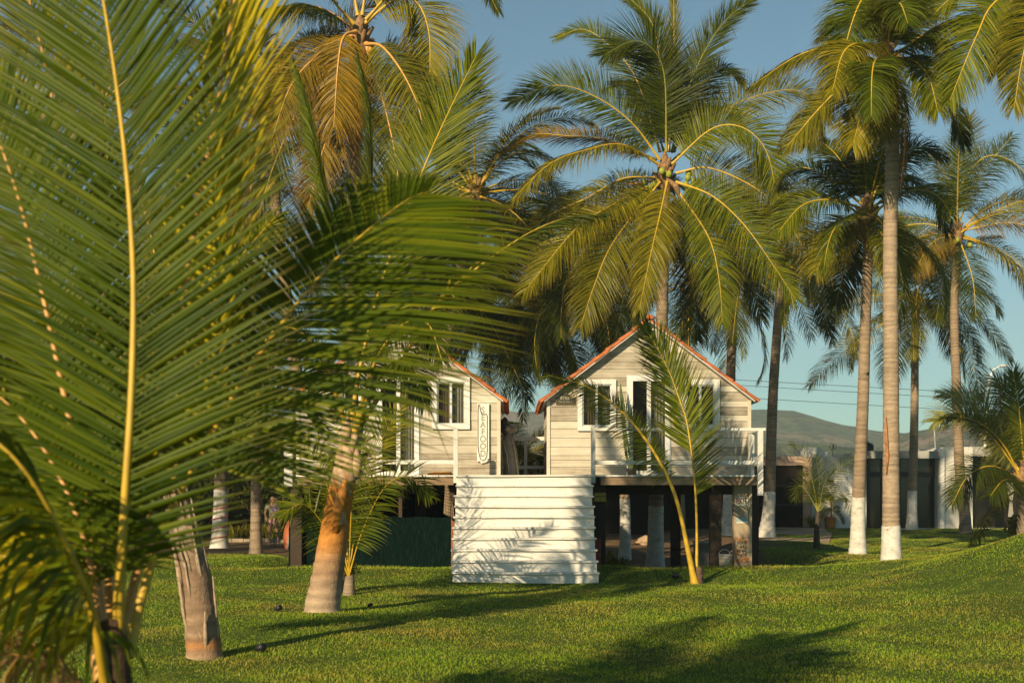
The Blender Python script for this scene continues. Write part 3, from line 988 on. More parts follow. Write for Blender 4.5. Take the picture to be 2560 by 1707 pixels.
b.box(PX(1898, YD), PX(1905, YD), YD, YD + 5.2, PZ(1077, YD), PZ(1070, YD)); b.build("top_rail", M['paint'], rail)
b = MB(); b.col = .6
b.box(PX(1899, YD), PX(1904, YD), YD, YD + 5.2, PZ(1161, YD), PZ(1140, YD)); b.build("mid_rail", M['paint'], rail)
for yk in (.9, 1.9, 2.9, 4.0, 5.1):
    b = MB(); b.box(PX(1897, YD), PX(1906, YD), YD + yk, YD + yk + .09, DZ - .2, PZ(1079, YD)); b.build("post", M['paint_v'], rail)
rail2 = thing("deck_railing", "white railing with one low rail in front of the SEAFOOD cabin", "railing", (PX(930, YD), YD, DZ), "white deck railings")
vpost(rail2, 1134, 1145, 1068, 1207, YD - .02, .09)
vpost(rail2, 712, 733, 1040, 1215, YD - .02, .10, col=.4)
vpost(rail2, 776, 786, 1085, 1200, YD - .02, .06, col=.4)
b = MB(); b.col = .75; b.box(PX(733, YD), PX(1134, YD), YD - .075, YD - .03, PZ(1160, YD), PZ(1150, YD)); b.build("mid_rail", M['paint'], rail2, bevel=.004)
rail3 = thing("deck_railing", "grey railing in the shade at the back of the gap between the cabins", "railing", (PX(1310, 32.4), 32.4, DZ), "white deck railings")
for p in (1250, 1310, 1366): vpost(rail3, p, p + 8, 1094, 1192, 32.4, .08)
for (a, c) in ((1092, 1101), (1164, 1172)):
    b = MB(); b.box(PX(1245, 32.4), PX(1374, 32.4), 32.28, 32.32, PZ(c, 32.4), PZ(a, 32.4)); b.build("rail", M['paint'], rail3)

# ------------------------------------------------------------------ staircase
stair = thing("wooden_staircase", "wide white painted wooden staircase climbing from the lawn to the deck", "staircase", (.25, 24.6, 0.17))
N = 10; rise = DZ / N; y0s, y1s = 24.62, 26.93; run = (y1s - y0s) / N
xl, xr = -1.165, 1.665
for k in range(N):
    rng = random.Random(k * 7)
    b = MB(); yy = y0s + k * run
    j = rng.uniform(-.018, .018)
    b.col = .45 + .5 * rng.random()
    b.box(xl + .01 + j, xr - .01 + j, yy + .012, yy + .032, (k * rise - .1 if k == 0 else k * rise - .005), (k + 1) * rise - .036)
    n = 26; tz = rng.uniform(-.006, .006); ph = rng.uniform(0, 6)
    x_a, x_b = xl - .015 + j, xr + .015 + rng.uniform(-.018, .018)
    jb = sorted(rng.sample(range(4, n - 4), rng.choice([0, 1])))
    cuts = [0] + jb + [n]
    for c0, c1 in zip(cuts[:-1], cuts[1:]):                    # treads are laid from one or two boards
        b.col = .35 + .6 * rng.random(); oy = rng.uniform(-.012, .008); oz = rng.uniform(-.004, .003)
        vv = []
        for i in range(c0, c1 + 1):
            u = i / n; xx = x_a + (x_b - x_a) * u + (.003 if i == c0 and c0 else (-.003 if i == c1 and c1 < n else 0))
            wob = .003 * math.sin(u * 9 + ph) + .003 * math.sin(u * 31 + ph * 2) + rng.uniform(-.0015, .0015)
            zt = (k + 1) * rise + oz + tz * (u - .5) * 2 + .004 * math.sin(u * 6 + ph)
            yf = yy - .03 + oy + wob
            vv += [(xx, yf, zt - .037), (xx, yf, zt), (xx, yy + run + .02, zt), (xx, yy + run + .02, zt - .037)]
        m_ = c1 - c0
        ff = [(i * 4 + a_, (i + 1) * 4 + a_, (i + 1) * 4 + (a_ + 1) % 4, i * 4 + (a_ + 1) % 4) for i in range(m_) for a_ in range(4)]
        ff += [(3, 2, 1, 0)[::-1], (m_ * 4 + 3, m_ * 4 + 2, m_ * 4 + 1, m_ * 4)]
        b.faces(vv, ff)
    b.build("step", M['paint'], stair, bevel=.005)
for xs_ in (xl + .015, xr - .055):
    b = MB(); b.col = .8
    b.faces([(xs_, y0s + .04, -.1), (xs_, y1s, -.1), (xs_, y1s, DZ - .05), (xs_ + .04, y0s + .04, -.1), (xs_ + .04, y1s, -.1), (xs_ + .04, y1s, DZ - .05)],
            [(0, 1, 2), (3, 5, 4), (0, 3, 4, 1), (1, 4, 5, 2), (2, 5, 3, 0)])
    b.build("stringer", M['paint'], stair)

# ------------------------------------------------------------------ signs
def board(name, label, cat, px0, px1, py0, py1, y, th, mat, bevel=.004, group=None):
    x0, x1, z0, z1 = PX(px0, y), PX(px1, y), PZ(py1, y), PZ(py0, y)
    root = thing(name, label, cat, ((x0 + x1) / 2, y, z0), group)
    b = MB(); b.box(x0, x1, y - th, y, z0, z1)
    b.build("board", mat, root, bevel=bevel)
    return root, x0, x1, z0, z1
M['ink'] = plain("dark_sign_paint", (0.03, 0.035, 0.03), 0.6, .2, 20)
M['ink_soft'] = plain("faded_grey_green_paint", (0.25, 0.26, 0.22), 0.7, .3, 30)
M['ink_red'] = plain("faded_red_paint", (0.30, 0.03, 0.02), 0.6, .5, 20)
M['cream'] = plain("cream_sign_paint", (0.66, 0.61, 0.47), 0.6, .1, 8)
M['signwhite'] = plain("white_sign_board", (0.66, 0.63, 0.55), 0.7, .1, 12)
M['goldink'] = plain("pale_sign_lettering", (0.36, 0.31, 0.2), 0.6, .1, 12)
yS = YF - .04
# SEAFOOD
sg, x0, x1, z0, z1 = board("shop_sign", "tall white SEAFOOD board with dark line drawing on the left cabin's wall", "sign", 1193, 1223, 1008, 1153, yS, .03, M['signwhite'])
cx = (x0 + x1) / 2
for i, ch in enumerate("SEAFOOD"):
    zz = PZ(1026 + i * 18.0, yS)
    text(sg, "lettering", ch, .195, (cx - .005, yS - .032, zz), M['ink_soft'], sx=.9, offset=.004)
b = MB()
q = lambda a, c: (PX(a, yS), yS - .034, PZ(c, yS))
path = [q(1195, 1027), q(1196, 1012), q(1199, 1012), q(1201, 1025), q(1204, 1035), q(1210, 1036), q(1216, 1035), q(1218, 1039), q(1218, 1060), q(1218, 1090), q(1218, 1125), q(1217, 1140), q(1213, 1148), q(1207, 1151), q(1201, 1147), q(1197, 1132), q(1195, 1115), q(1195, 1070), q(1195, 1027)]
b.tube(path, .009, 6)
b.build("outline", M['ink'], sg, True)
b = MB(); b.prism([(PX(1200, yS), PZ(1153.5, yS)), (PX(1203, yS), PZ(1158, yS)), (PX(1216, yS), PZ(1155, yS)), (PX(1217, yS), PZ(1153.5, yS))], yS - .02, yS)
b.build("hook", M['signwhite'], sg)
# house number
yN = YF - .03
sg = thing("house_number_plaque", "dark arched plaque reading 8786 beside the right cabin's window", "sign", (PX(1415, yN), yN, PZ(1008, yN)))
xa, xb = PX(1391, yN), PX(1437, yN); zz0, zz1 = PZ(1009, yN), PZ(995, yN); cx = (xa + xb) / 2 - .015
def arch(e):
    pts = [(xa - e, zz0 - e), (xb + e, zz0 - e), (xb + e, zz1 + e), (cx + .125 + e, zz1 + e)]
    pts += [(cx + (.12 + e) * math.cos(math.pi * k / 10), zz1 + .008 + (.088 + e) * math.sin(math.pi * k / 10)) for k in range(0, 11)]
    pts += [(cx - .125 - e, zz1 + e), (xa - e, zz1 + e)]
    return pts
b = MB(); b.prism(arch(.014), yN - .012, yN); b.build("rim", M['fibre'], sg)
b = MB(); b.prism(arch(0), yN - .018, yN - .003); b.build("plate", M['ink'], sg)
text(sg, "lettering", "8786", .105, (cx, yN - .02, zz1 - .005), M['goldink'], offset=.001)
text(sg, "lettering", "North Shore", .062, (cx + .01, yN - .02, zz0 + .04), M['goldink'], sx=.92)
# round number mark
yC = YF - .03
sg = thing("round_number_plate", "small round pale plate marked 812 left of the SEAFOOD cabin's window", "sign", (PX(1067, yC), yC, PZ(992, yC)))
b = MB(); c = (PX(1067, yC), PZ(992, yC))
b.prism([(c[0] + .075 * math.cos(a * .2618), c[1] + .08 * math.sin(a * .2618)) for a in range(24)], yC - .01, yC); b.build("plate", M['signwhite'], sg)
b = MB(); b.tube([(c[0] + .07 * math.cos(a * .2618), yC - .012, c[1] + .075 * math.sin(a * .2618)) for a in range(25)], .006, 5); b.build("rim", M['ink_soft'], sg)
text(sg, "lettering", "812", .075, (c[0], yC - .012, c[1]), M['ink_soft'])

# post with EXIT / RESERVED signs
yP = 27.35
px0, px1 = PX(1835, yP), PX(1872, yP)
zg = g(px0, yP)
sp = thing("sign_post", "broad brown timber post under the deck corner carrying EXIT and RESERVED signs", "post", ((px0 + px1) / 2, yP, zg))
b = MB(); b.col = .6; b.box(px0, px1, yP + .02, yP + .26, zg - .3, zb + .0); b.build("post", M['post'], sp, bevel=.006)
b = MB(); b.col = .95; b.box(px1 + .002, PX(1880, yP), yP + .0, yP + .22, zg - .3, zb + .0); b.build("side_board", M['post'], sp, bevel=.004)
sg, x0, x1, z0, z1 = board("exit_sign", "cream sign with faded red EXIT lettering on the brown post", "sign", 1838, 1870, 1241, 1264, yP + .018, .012, M['cream'], .003)
text(sg, "lettering", "EXIT", .19, ((x0 + x1) / 2, yP + .004, (z0 + z1) / 2), M['ink_red'], sx=.62, offset=.002)
M['bluegrey'] = plain("blue_grey_label", (0.25, 0.34, 0.36), 0.6, .35, 40)
sg, x0, x1, z0, z1 = board("small_notice", "small blue-grey notice with pale lower edge between the post's two signs", "sign", 1841, 1869, 1292, 1307, yP + .018, .010, M['bluegrey'], .002)
b = MB(); b.box(x0 - .002, x1 + .002, yP + .004, yP + .016, z0 - .002, z0 + .02); b.build("lower_edge", M['cream'], sg)
def rusty():
    t = NT("rusted_white_enamel")
    f = t.noise(9, 8, t.coord(), .75)
    t.color(t.ramp(f, [(0.40, (0.68, 0.62, 0.50)), (0.49, (0.55, 0.36, 0.18)), (0.56, (0.42, 0.15, 0.04)), (0.7, (0.24, 0.07, 0.025))])); t.rough(0.6, 0.3)
    return t.mat
M['rusty'] = rusty()
M['rust'] = plain("rust_edge", (0.40, 0.15, 0.045), 0.8, .5, 30)
sg, x0, x1, z0, z1 = board("mail_vehicles_sign", "rusty white RESERVED FOR U.S. MAIL VEHICLES plate low on the post", "sign", 1837, 1873, 1345, 1404, yP + .018, .008, M['rusty'], .002)
fb = MB(); e = .014
fb.box(x0 - .004, x1 + .004, yP + .007, yP + .016, z1 - e, z1 + .004); fb.box(x0 - .004, x1 + .004, yP + .007, yP + .016, z0 - .004, z0 + e)
fb.box(x0 - .004, x0 + e, yP + .0075, yP + .016, z0 + e, z1 - e); fb.box(x1 - e, x1 + .004, yP + .0075, yP + .016, z0 + e, z1 - e)
fb.build("rim", M['rust'], sg)
for i, (tx, sx_) in enumerate((("RESERVED", .60), ("FOR", .62), ("U.S. MAIL", .60), ("VEHICLES", .60))):
    text(sg, "lettering", tx, .082, ((x0 + x1) / 2, yP + .008, z1 - .095 - i * .088), M['ink'], sx=sx_, offset=.0015)
M['yellow'] = plain("dim_yellow_sign", (0.42, 0.30, 0.05), 0.6, .2, 20)
sg, x0, x1, z0, z1 = board("yellow_notice", "dull yellow notice on the dark post right of the stairs", "sign", 1486, 1515, 1231, 1253, 27.33, .012, M['yellow'], .002)
b = MB(); b.box(x0 + .01, x1 - .01, 27.31, 27.317, z1 - .09, z1 - .075); b.build("lettering", M['ink'], sg)

# dark green shade-net screen under the left cabin
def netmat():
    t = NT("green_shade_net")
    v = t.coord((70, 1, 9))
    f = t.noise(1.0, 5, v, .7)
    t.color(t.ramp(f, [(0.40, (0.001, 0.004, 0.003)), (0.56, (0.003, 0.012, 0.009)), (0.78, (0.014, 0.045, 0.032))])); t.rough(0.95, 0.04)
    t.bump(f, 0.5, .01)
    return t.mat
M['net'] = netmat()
yN = 27.45
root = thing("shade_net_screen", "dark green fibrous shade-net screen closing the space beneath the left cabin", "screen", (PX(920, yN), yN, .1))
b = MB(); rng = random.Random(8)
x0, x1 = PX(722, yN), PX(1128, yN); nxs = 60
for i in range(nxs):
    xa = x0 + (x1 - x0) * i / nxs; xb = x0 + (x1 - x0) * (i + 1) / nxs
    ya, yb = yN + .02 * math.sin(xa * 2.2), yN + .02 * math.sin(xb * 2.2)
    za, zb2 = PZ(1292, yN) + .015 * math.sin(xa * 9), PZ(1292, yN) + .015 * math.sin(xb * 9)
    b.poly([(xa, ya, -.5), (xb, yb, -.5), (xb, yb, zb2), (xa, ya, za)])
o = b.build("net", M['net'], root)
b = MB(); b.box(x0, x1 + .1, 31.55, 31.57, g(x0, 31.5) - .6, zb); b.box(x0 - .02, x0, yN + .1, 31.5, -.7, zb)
b.build("shade_backing", M['net'], root)  # dark sheets added to blacken the space seen above the net
for px in (730, 860, 1000, 1128):
    xx = PX(px, yN)
    b = MB(); b.box(xx - .04, xx + .04, yN + .06, yN + .14, g(xx, yN) - .1, zb); b.build("support", M['post_dark'], root)
# brown post left of the stairs and the board hanging from the beam
M['redbrown'] = wood("red_brown_post", [(0.12, 0.045, 0.02), (0.25, 0.10, 0.045), (0.33, 0.15, 0.07)], axis=2)
root = thing("timber_post", "red-brown timber post between the green screen and the staircase", "post", (PX(1132, 27.3), 27.3, .1))
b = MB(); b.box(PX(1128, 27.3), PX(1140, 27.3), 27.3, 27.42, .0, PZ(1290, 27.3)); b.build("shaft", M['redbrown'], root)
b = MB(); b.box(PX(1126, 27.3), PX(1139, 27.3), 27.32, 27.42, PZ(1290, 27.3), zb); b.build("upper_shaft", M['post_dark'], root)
M['sack'] = plain("brown_cloth", (0.19, 0.135, 0.085), 0.95, .25, 10)
root = thing("hanging_cloth", "pointed brown cloth hanging from the deck beam left of the stairs", "cloth", (PX(1125, 27.1), 27.1, PZ(1300, 27.1)))
b = MB()
pts = [(1112, 1212), (1119, 1213), (1126, 1234), (1131, 1256), (1139, 1277), (1137, 1296), (1128, 1291), (1110, 1283)]
rows = 10
L_ = [(1113, 1212), (1112, 1235), (1111, 1260), (1110, 1283)]; R_ = [(1119, 1212), (1128, 1240), (1134, 1266), (1137, 1297)]
def li(a, u):
    u *= len(a) - 1; i = min(int(u), len(a) - 2); f = u - i
    return (a[i][0] * (1 - f) + a[i + 1][0] * f, a[i][1] * (1 - f) + a[i + 1][1] * f)
def cp(u, v):
    l, r = li(L_, u), li(R_, u)
    px, py = l[0] * (1 - v) + r[0] * v, l[1] * (1 - v) + r[1] * v
    return (PX(px, 27.08), 27.0 + .05 * math.sin(v * 7 + u * 2), PZ(py, 27.08))
for i in range(rows):
    for k in range(6):
        b.poly([cp(i / rows, k / 6), cp(i / rows, (k + 1) / 6), cp((i + 1) / rows, (k + 1) / 6), cp((i + 1) / rows, k / 6)])
o = b.build("cloth", M['sack'], root, True); o.modifiers.new("thick", 'SOLIDIFY').thickness = .012
# ------------------------------------------------------------------ the palms
# A: the young palm right in front of the lens
dA = 5.8
bA = (PX(300, dA), dA, g(PX(300, dA), dA))
pA = palm("young palm close to the camera filling the left side with big blurred fronds", bA, None, 0, 0)
trunk(pA, [bA, P(292, 1700, dA), P(280, 1560, dA)], .085, .055, 1.3, col=(0.10, 0.06, 0.035), seed=3, step=.05)
kw = dict(width=.024, rr=.022, windy=.014, dens=1.6, thin=1.05, tidy=.45, fold=.75)
fr(pA, dA, [(290, 1640, 0), (312, 1250, -.05), (330, 950, 0), (332, 650, .1), (306, 330, .25), (258, 0, .45), (200, -280, .8)], leaf=1.05, n=84, w=1, droop=.03, vee=.10, pet=.10, amul=.80, base_a=88, mat='leaf_young', seed=1, **kw)
fr(pA, dA, [(262, 1640, .15), (228, 1300, .3), (165, 1010, .45), (98, 700, .6), (32, 450, .8), (-70, 180, 1.1)], leaf=.95, n=80, w=1, droop=.03, vee=.12, pet=.16, amul=.85, base_a=85, mat='leaf_young', rib='rib_orange', seed=2, **kw)
fr(pA, dA, [(315, 1640, .1), (400, 1340, .3), (480, 1180, .45), (560, 1030, .6), (663, 866, .8), (800, 690, 1.1), (920, 575, 1.3), (1022, 497, 1.5), (1075, 480, 1.6)], leaf=1.2, n=88, face=(-.1, -.9, .2), droop=.06, vee=.05, pet=.31, amul=1.08, base_a=84, mat='leaf_young', seed=3, lside=(.5, 1.08), **kw)
fr(pA, dA, [(285, 1870, -.1), (262, 1700, -.3), (222, 1500, -.5), (130, 1290, -.7), (40, 1150, -.8), (-70, 1060, -.8)], leaf=.85, n=60, w=.35, droop=.8, vee=-.4, pet=.36, mat='leaf_young', seed=4, width=.028, rr=.030, dens=.75, thin=1.0)
fr(pA, dA, [(290, 1640, .3), (385, 1250, .55), (440, 900, .7), (490, 550, .85), (545, 250, 1.0), (600, -60, 1.2), (690, -330, 1.5)], leaf=.95, n=76, face=(-.45, -.85, .15), droop=.07, vee=.1, pet=.2, amul=.52, base_a=84, mat='leaf_yellow', rib='rib_orange', seed=5, lside=(.55, 1.0), **kw)
fr(pA, dA, [(255, 1700, .3), (190, 1420, .5), (110, 1180, .8), (0, 960, 1.1), (-150, 820, 1.4)], leaf=.9, n=66, w=.6, droop=.12, pet=.2, mat='leaf_dark', rib='rib_orange', seed=6, **kw)
fr(pA, dA, [(270, 1800, -.2), (180, 1700, -.35), (60, 1640, -.5), (-90, 1640, -.6)], leaf=.6, n=40, w=.3, droop=.6, pet=.2, mat='leaf_dry', rib='rib_orange', seed=8, width=.016, rr=.008, dens=1.2, thin=1.0)
fr(pA, dA, [(280, 1640, .4), (262, 1250, .8), (225, 850, 1.2), (170, 480, 1.6), (110, 150, 2.0), (20, -200, 2.4)], leaf=1.0, n=70, w=.9, droop=.05, pet=.2, amul=.8, mat='leaf_olive', rib='rib_orange', seed=11, **kw)

fr(pA, dA, [(262, 1680, 0), (190, 1500, -.2), (90, 1400, -.3), (-60, 1390, -.3)], leaf=.7, n=44, w=.4, droop=.55, vee=-.3, pet=.22, mat='leaf_yellow', seed=13, width=.024, rr=.016, dens=1.1, thin=1.0, tidy=.6, fold=.6)
fr(pA, dA, [(266, 1640, .1), (205, 1330, .2), (120, 1140, .3), (20, 1010, .4), (-90, 940, .5)], leaf=.8, n=60, w=.6, droop=.2, vee=-.1, pet=.2, mat='leaf_young', rib='rib_orange', seed=14, width=.024, rr=.018, dens=1.3, thin=1.0, tidy=.6, fold=.6)

# B: palm behind it, leaning trunk with peeling sheaths
dB = 13.7
xB = PX(512, dB)
bB = (xB, dB, g(xB, dB))
pB = palm("young palm with peeling grey sheaths on a leaning trunk right behind the blurred fronds", bB, None, 0, 0)
trunk(pB, [bB, P(508, 1610, dB), P(490, 1440, dB), P(455, 1290, dB), P(432, 1200, dB)], .175, .125, 1.15, seed=4, step=.13,
      cols=[(0, (0.36, 0.26, 0.17)), (.12, (0.42, 0.19, 0.07)), (.22, (0.33, 0.22, 0.14)), (.9, (0.26, 0.17, 0.11)), (1.5, (.40, .30, .2)), (2.2, (.3, .2, .1))])
b = MB(); rng = random.Random(5)
tp = [(510, 1640), (508, 1610), (490, 1440), (455, 1290), (432, 1200)]
def tB(u):
    u *= 4; i = min(int(u), 3); f = u - i
    return tp[i][0] + (tp[i + 1][0] - tp[i][0]) * f, tp[i][1] + (tp[i + 1][1] - tp[i][1]) * f
for k in range(46):
    u = .10 + .85 * k / 46; a = rng.uniform(-1.5, 1.5); up = rng.uniform(.10, .34)
    rad_ = .175 - .05 * u
    (xa_, ya_), (xb_, yb_2) = tB(u), tB(min(1, u + up))
    o0 = Vector((math.sin(a), -math.cos(a), 0)); o1 = Vector((math.sin(a + rng.uniform(-.3, .3)), -math.cos(a), 0))
    p0 = P(xa_, ya_, dB) + o0 * (rad_ - .006); p2 = P(xb_, yb_2, dB) + o1 * (rad_ + rng.uniform(-.03, .03)); p1 = p0.lerp(p2, .5) + o0 * rng.uniform(0, .012)
    r_ = rng.uniform(.008, .026)
    b.tube([p0, p0.lerp(p1, .5), p1, p2], [r_ * .7, r_, r_ * .9, r_ * .35], 5)
b.build("leaf_sheath", plain("grey_dry_sheath", (0.33, 0.24, 0.16), .9, .4, 12), pB, True)
cB = P(432, 1200, dB)
for i, pts in enumerate(([(432, 1210), (420, 1000, .1), (405, 800, .3), (380, 600, .6), (330, 430, 1.0)], [(432, 1210), (470, 1000, .1), (520, 820, .3), (590, 660, .6), (690, 540, 1.1)],
                         [(432, 1210), (370, 1020, .2), (290, 880, .5), (180, 800, .9), (60, 820, 1.2)], [(432, 1210), (350, 1120, -.1), (250, 1080, -.3), (150, 1120, -.4), (80, 1220, -.5)],
                         [(432, 1210), (520, 1080, .4), (620, 1000, .8), (720, 990, 1.2), (800, 1060, 1.5)], [(432, 1210), (450, 950, .5), (470, 720, 1.0), (520, 500, 1.6)])):
    fr(pB, dB, pts, leaf=.72, n=66, w=.45, droop=.12, mat=('leaf_olive', 'leaf', 'leaf', 'leaf_dark', 'leaf', 'leaf_olive')[i], seed=40 + i, width=.042, rr=.024, pet=.18)

# C: palm on the lawn left of the stairs
dC = 18.7
xC = PX(806, dC)
bC = (xC, dC, g(xC, dC))
pC = palm("palm with orange sheathed ringed trunk leaning on the lawn left of the stairs", bC, None, 0, 0)
trunk(pC, [bC, P(808, 1500, dC), P(828, 1380, dC), P(845, 1270, dC), P(868, 1150, dC), P(882, 1060, dC)], .235, .165, 1.15, seed=6, step=.16,
      cols=[(0, (0.46, 0.345, 0.235)), (.45, (0.42, 0.29, 0.19)), (.75, (0.46, 0.27, 0.14)), (1.0, (.54, .24, .06)), (1.3, (.64, .25, .04)), (1.75, (.66, .24, .03)), (2.0, (.48, .32, .18)), (2.7, (.50, .36, .22))])
b = MB()
for px, py, px2, py2, r, dd in ((862, 1240, 852, 1130, .10, -.12), (880, 1200, 862, 1090, .11, -.12), (893, 1190, 892, 1120, .09, -.13), (872, 1150, 900, 1050, .07, -.1), (850, 1310, 845, 1220, .10, -.13), (866, 1100, 870, 1040, .09, -.12)):
    p, q_ = P(px, py, dC + dd), P(px2, py2, dC + dd - .02)
    b.tube([p, p.lerp(q_, .5) + Vector((0, -.02, 0)), q_], [r, r * .85, r * .2], 7)
b.build("leaf_sheath", plain("tan_sheath_fibre", (0.42, 0.29, 0.18), .9, .35, 9, bump=.5), pC, True)
b = MB()
for px, py, px2, py2, r in ((838, 1330, 858, 1200, .07), (850, 1290, 866, 1180, .06)):
    p, q_ = P(px, py, dC - .16), P(px2, py2, dC - .19)
    b.tube([p, p.lerp(q_, .5) + Vector((0, -.02, 0)), q_], [r, r * 1.1, r * .3], 7)
b.build("orange_sheath", plain("orange_sheath_skin", (0.55, 0.20, 0.03), .55, .35, 7, .3), pC, True)
kw = dict(width=.052, rr=.034)
fr(pC, dC, [(876, 1080, -.1), (900, 920, -.1), (950, 720, 0), (1012, 540, .2), (1092, 345, .6), (1190, 140, 1.1)], leaf=1.32, n=100, face=(-.25, -.95, .2), droop=.035, vee=.12, amul=.80, base_a=86, pet=.16, mat='leaf', fold=.6, seed=21, **kw)
fr(pC, dC, [(892, 1075, -.1), (985, 935, -.2), (1085, 770, -.2), (1220, 650, -.1), (1370, 560, .1), (1500, 535, .4)], leaf=.85, n=84, face=(-.5, -.35, .8), droop=.22, vee=-.1, pet=.15, mat='leaf_dark', rib='rib', seed=22, broken=.12, **kw)
fr(pC, dC, [(892, 1070, -.2), (985, 932, -.28), (1085, 768, -.3), (1160, 690, -.28)], leaf=1.05, n=34, face=(-.8, -.5, .3), droop=.55, vee=-.2, pet=.35, mat='leaf_olive', rib='rib', seed=23, broken=.45, lside=(1, .5), width=.045, rr=.02, windy=.12, dens=1.0, thin=1.0)
fr(pC, dC, [(882, 1080, .1), (906, 800, .2), (928, 450, .4), (926, 280, .5), (898, 150, .6)], leaf=.72, n=84, face=(-.95, -.3, 0), droop=.05, vee=.35, pet=.2, amul=.6, mat='leaf_dark', rib='rib_green', seed=24, **kw)
fr(pC, dC, [(872, 1080, .1), (858, 800, .3), (820, 520, .5), (775, 290, .7), (735, 160, .9)], leaf=.7, n=80, face=(-.9, -.45, 0), droop=.06, vee=.35, pet=.3, amul=.6, mat='leaf', rib='rib_green', seed=25, **kw)

fr(pC, dC, [(885, 1075, -.1), (940, 900, -.4), (1010, 810, -.8), (1070, 810, -1.1), (1105, 900, -1.3)], leaf=.75, n=60, w=.4, droop=.3, vee=-.1, pet=.2, mat='leaf_dark', rib='rib', seed=34, **kw)
fr(pC, dC, [(868, 1075, -.1), (815, 920, -.3), (750, 830, -.6), (680, 830, -.8), (630, 930, -.9)], leaf=.75, n=60, w=.4, droop=.28, vee=-.1, pet=.2, mat='leaf', rib='rib', seed=35, **kw)
fr(pC, dC, [(888, 1075, -.15), (935, 960, -.5), (985, 905, -.9), (1035, 925, -1.2), (1060, 1010, -1.3)], leaf=.6, n=50, w=.4, droop=.3, vee=-.1, pet=.22, mat='leaf', rib='rib', seed=36, **kw)
# C2: small palm just behind that trunk
d2 = 22.0
x2 = PX(872, d2)
b2 = (x2, d2, g(x2, d2))
p2 = palm("small green palm with arching fronds growing just behind the orange trunk", b2, None, 0, 0)
trunk(p2, [b2, (x2 + .02, d2, b2[2] + .35)], .09, .07, 1.2, seed=9, step=.06)
for i, pts in enumerate(([(872, 1440), (900, 1260, -.2), (950, 1110, -.4), (1020, 990, -.5)], [(872, 1440), (905, 1330, -.3), (960, 1220, -.6), (1020, 1190, -.8), (1075, 1240, -1)],
                         [(872, 1440), (840, 1280, -.2), (780, 1140, -.3), (700, 1080, -.4)], [(872, 1440), (855, 1200, .2), (830, 1000, .4), (790, 860, .6)],
                         [(872, 1440), (880, 1250, -.5), (895, 1130, -.9), (920, 1100, -1.4)],
                         [(872, 1440), (820, 1330, -.3), (760, 1260, -.6), (700, 1290, -.9)])):
    fr(p2, d2, pts, leaf=.66, n=52, w=.6, droop=.08, vee=.1, pet=.2, mat=('leaf_olive', 'leaf', 'leaf', 'leaf_olive', 'leaf', 'leaf', 'leaf_olive')[i], seed=60 + i, width=.034, rr=.014, dens=1.3, thin=.8)

# N: young palm in front of the right cabin
dN = 24.6
xN = PX(1742, dN)
bN = (xN, dN, g(xN, dN))
pN = palm("young palm with two yellow stalks standing in front of the right cabin", bN, None, 0, 0)
trunk(pN, [bN, (xN + .03, dN, bN[2] + .28)], .11, .075, 1.2, seed=12, step=.05, col=(0.16, 0.10, 0.06))
fr(pN, dN, [(1741, 1458), (1742, 1325), (1736, 1197), (1718, 1060, .08), (1699, 1000, .15), (1675, 934, .25), (1649, 881, .35), (1610, 815, .5)], leaf=1.0, n=96, face=(-.15, -1, .1), droop=.03, vee=.1, pet=.32, skip=(.16, 0), amul=.74, base_a=80, mat='leaf_young', seed=71, width=.036, rr=.030, dens=2.2, thin=.72, fold=.7)
fr(pN, dN, [(1738, 1462, -.1), (1718, 1365, -.15), (1696, 1265, -.2), (1668, 1190, -.25), (1615, 1100, -.3), (1545, 1020, -.35), (1465, 965, -.4), (1370, 938, -.4)], leaf=.66, n=80, face=(-.1, -.8, .6), droop=.2, vee=.0, pet=.40, mat='leaf', seed=72, width=.036, rr=.048, amul=.95, lside=(1.15, .6))

# E: the tall palm behind the right cabin
dE = 34.0
cE = P(1662, 425, dE)
xE = PX(1638, dE)
bE = (xE, dE, g(xE, dE))
pE = palm("tall full palm with green coconuts rising behind the right cabin's roof", bE,
          [P(1641, 1230, dE), P(1650, 950, dE), P(1656, 750, dE), P(1660, 560, dE), (cE[0], cE[1], cE[2] - .3)], .20, .135, band_z=PZ(1268, dE), seed=14, step=.13)
crown_bits(pE, cE, 3, 0, .2)
for i, (px, py) in enumerate(((1610, 455), (1625, 470), (1618, 482), (1602, 470), (1636, 460), (1720, 445), (1735, 455), (1748, 462), (1728, 468), (1715, 462), (1742, 475), (1722, 435), (1655, 428), (1672, 436))):
    nb = MB(); nb.ball(P(px, py, dE - .35 + .05 * (i % 4)), .088, 10, 7, 1.15); nb.build("coconut", M['nut'], pE, True)
b = MB(); b.tube([P(1665, 445, dE - .2), P(1690, 465, dE - .4), P(1700, 500, dE - .45)], [.03, .09, .02], 6); b.tube([P(1640, 450, dE - .2), P(1600, 458, dE - .35), P(1562, 462, dE - .4)], [.03, .05, .015], 6)
b.build("flower_spathe", M['fibre'], pE, True)
kw = dict(width=.05, rr=.025)
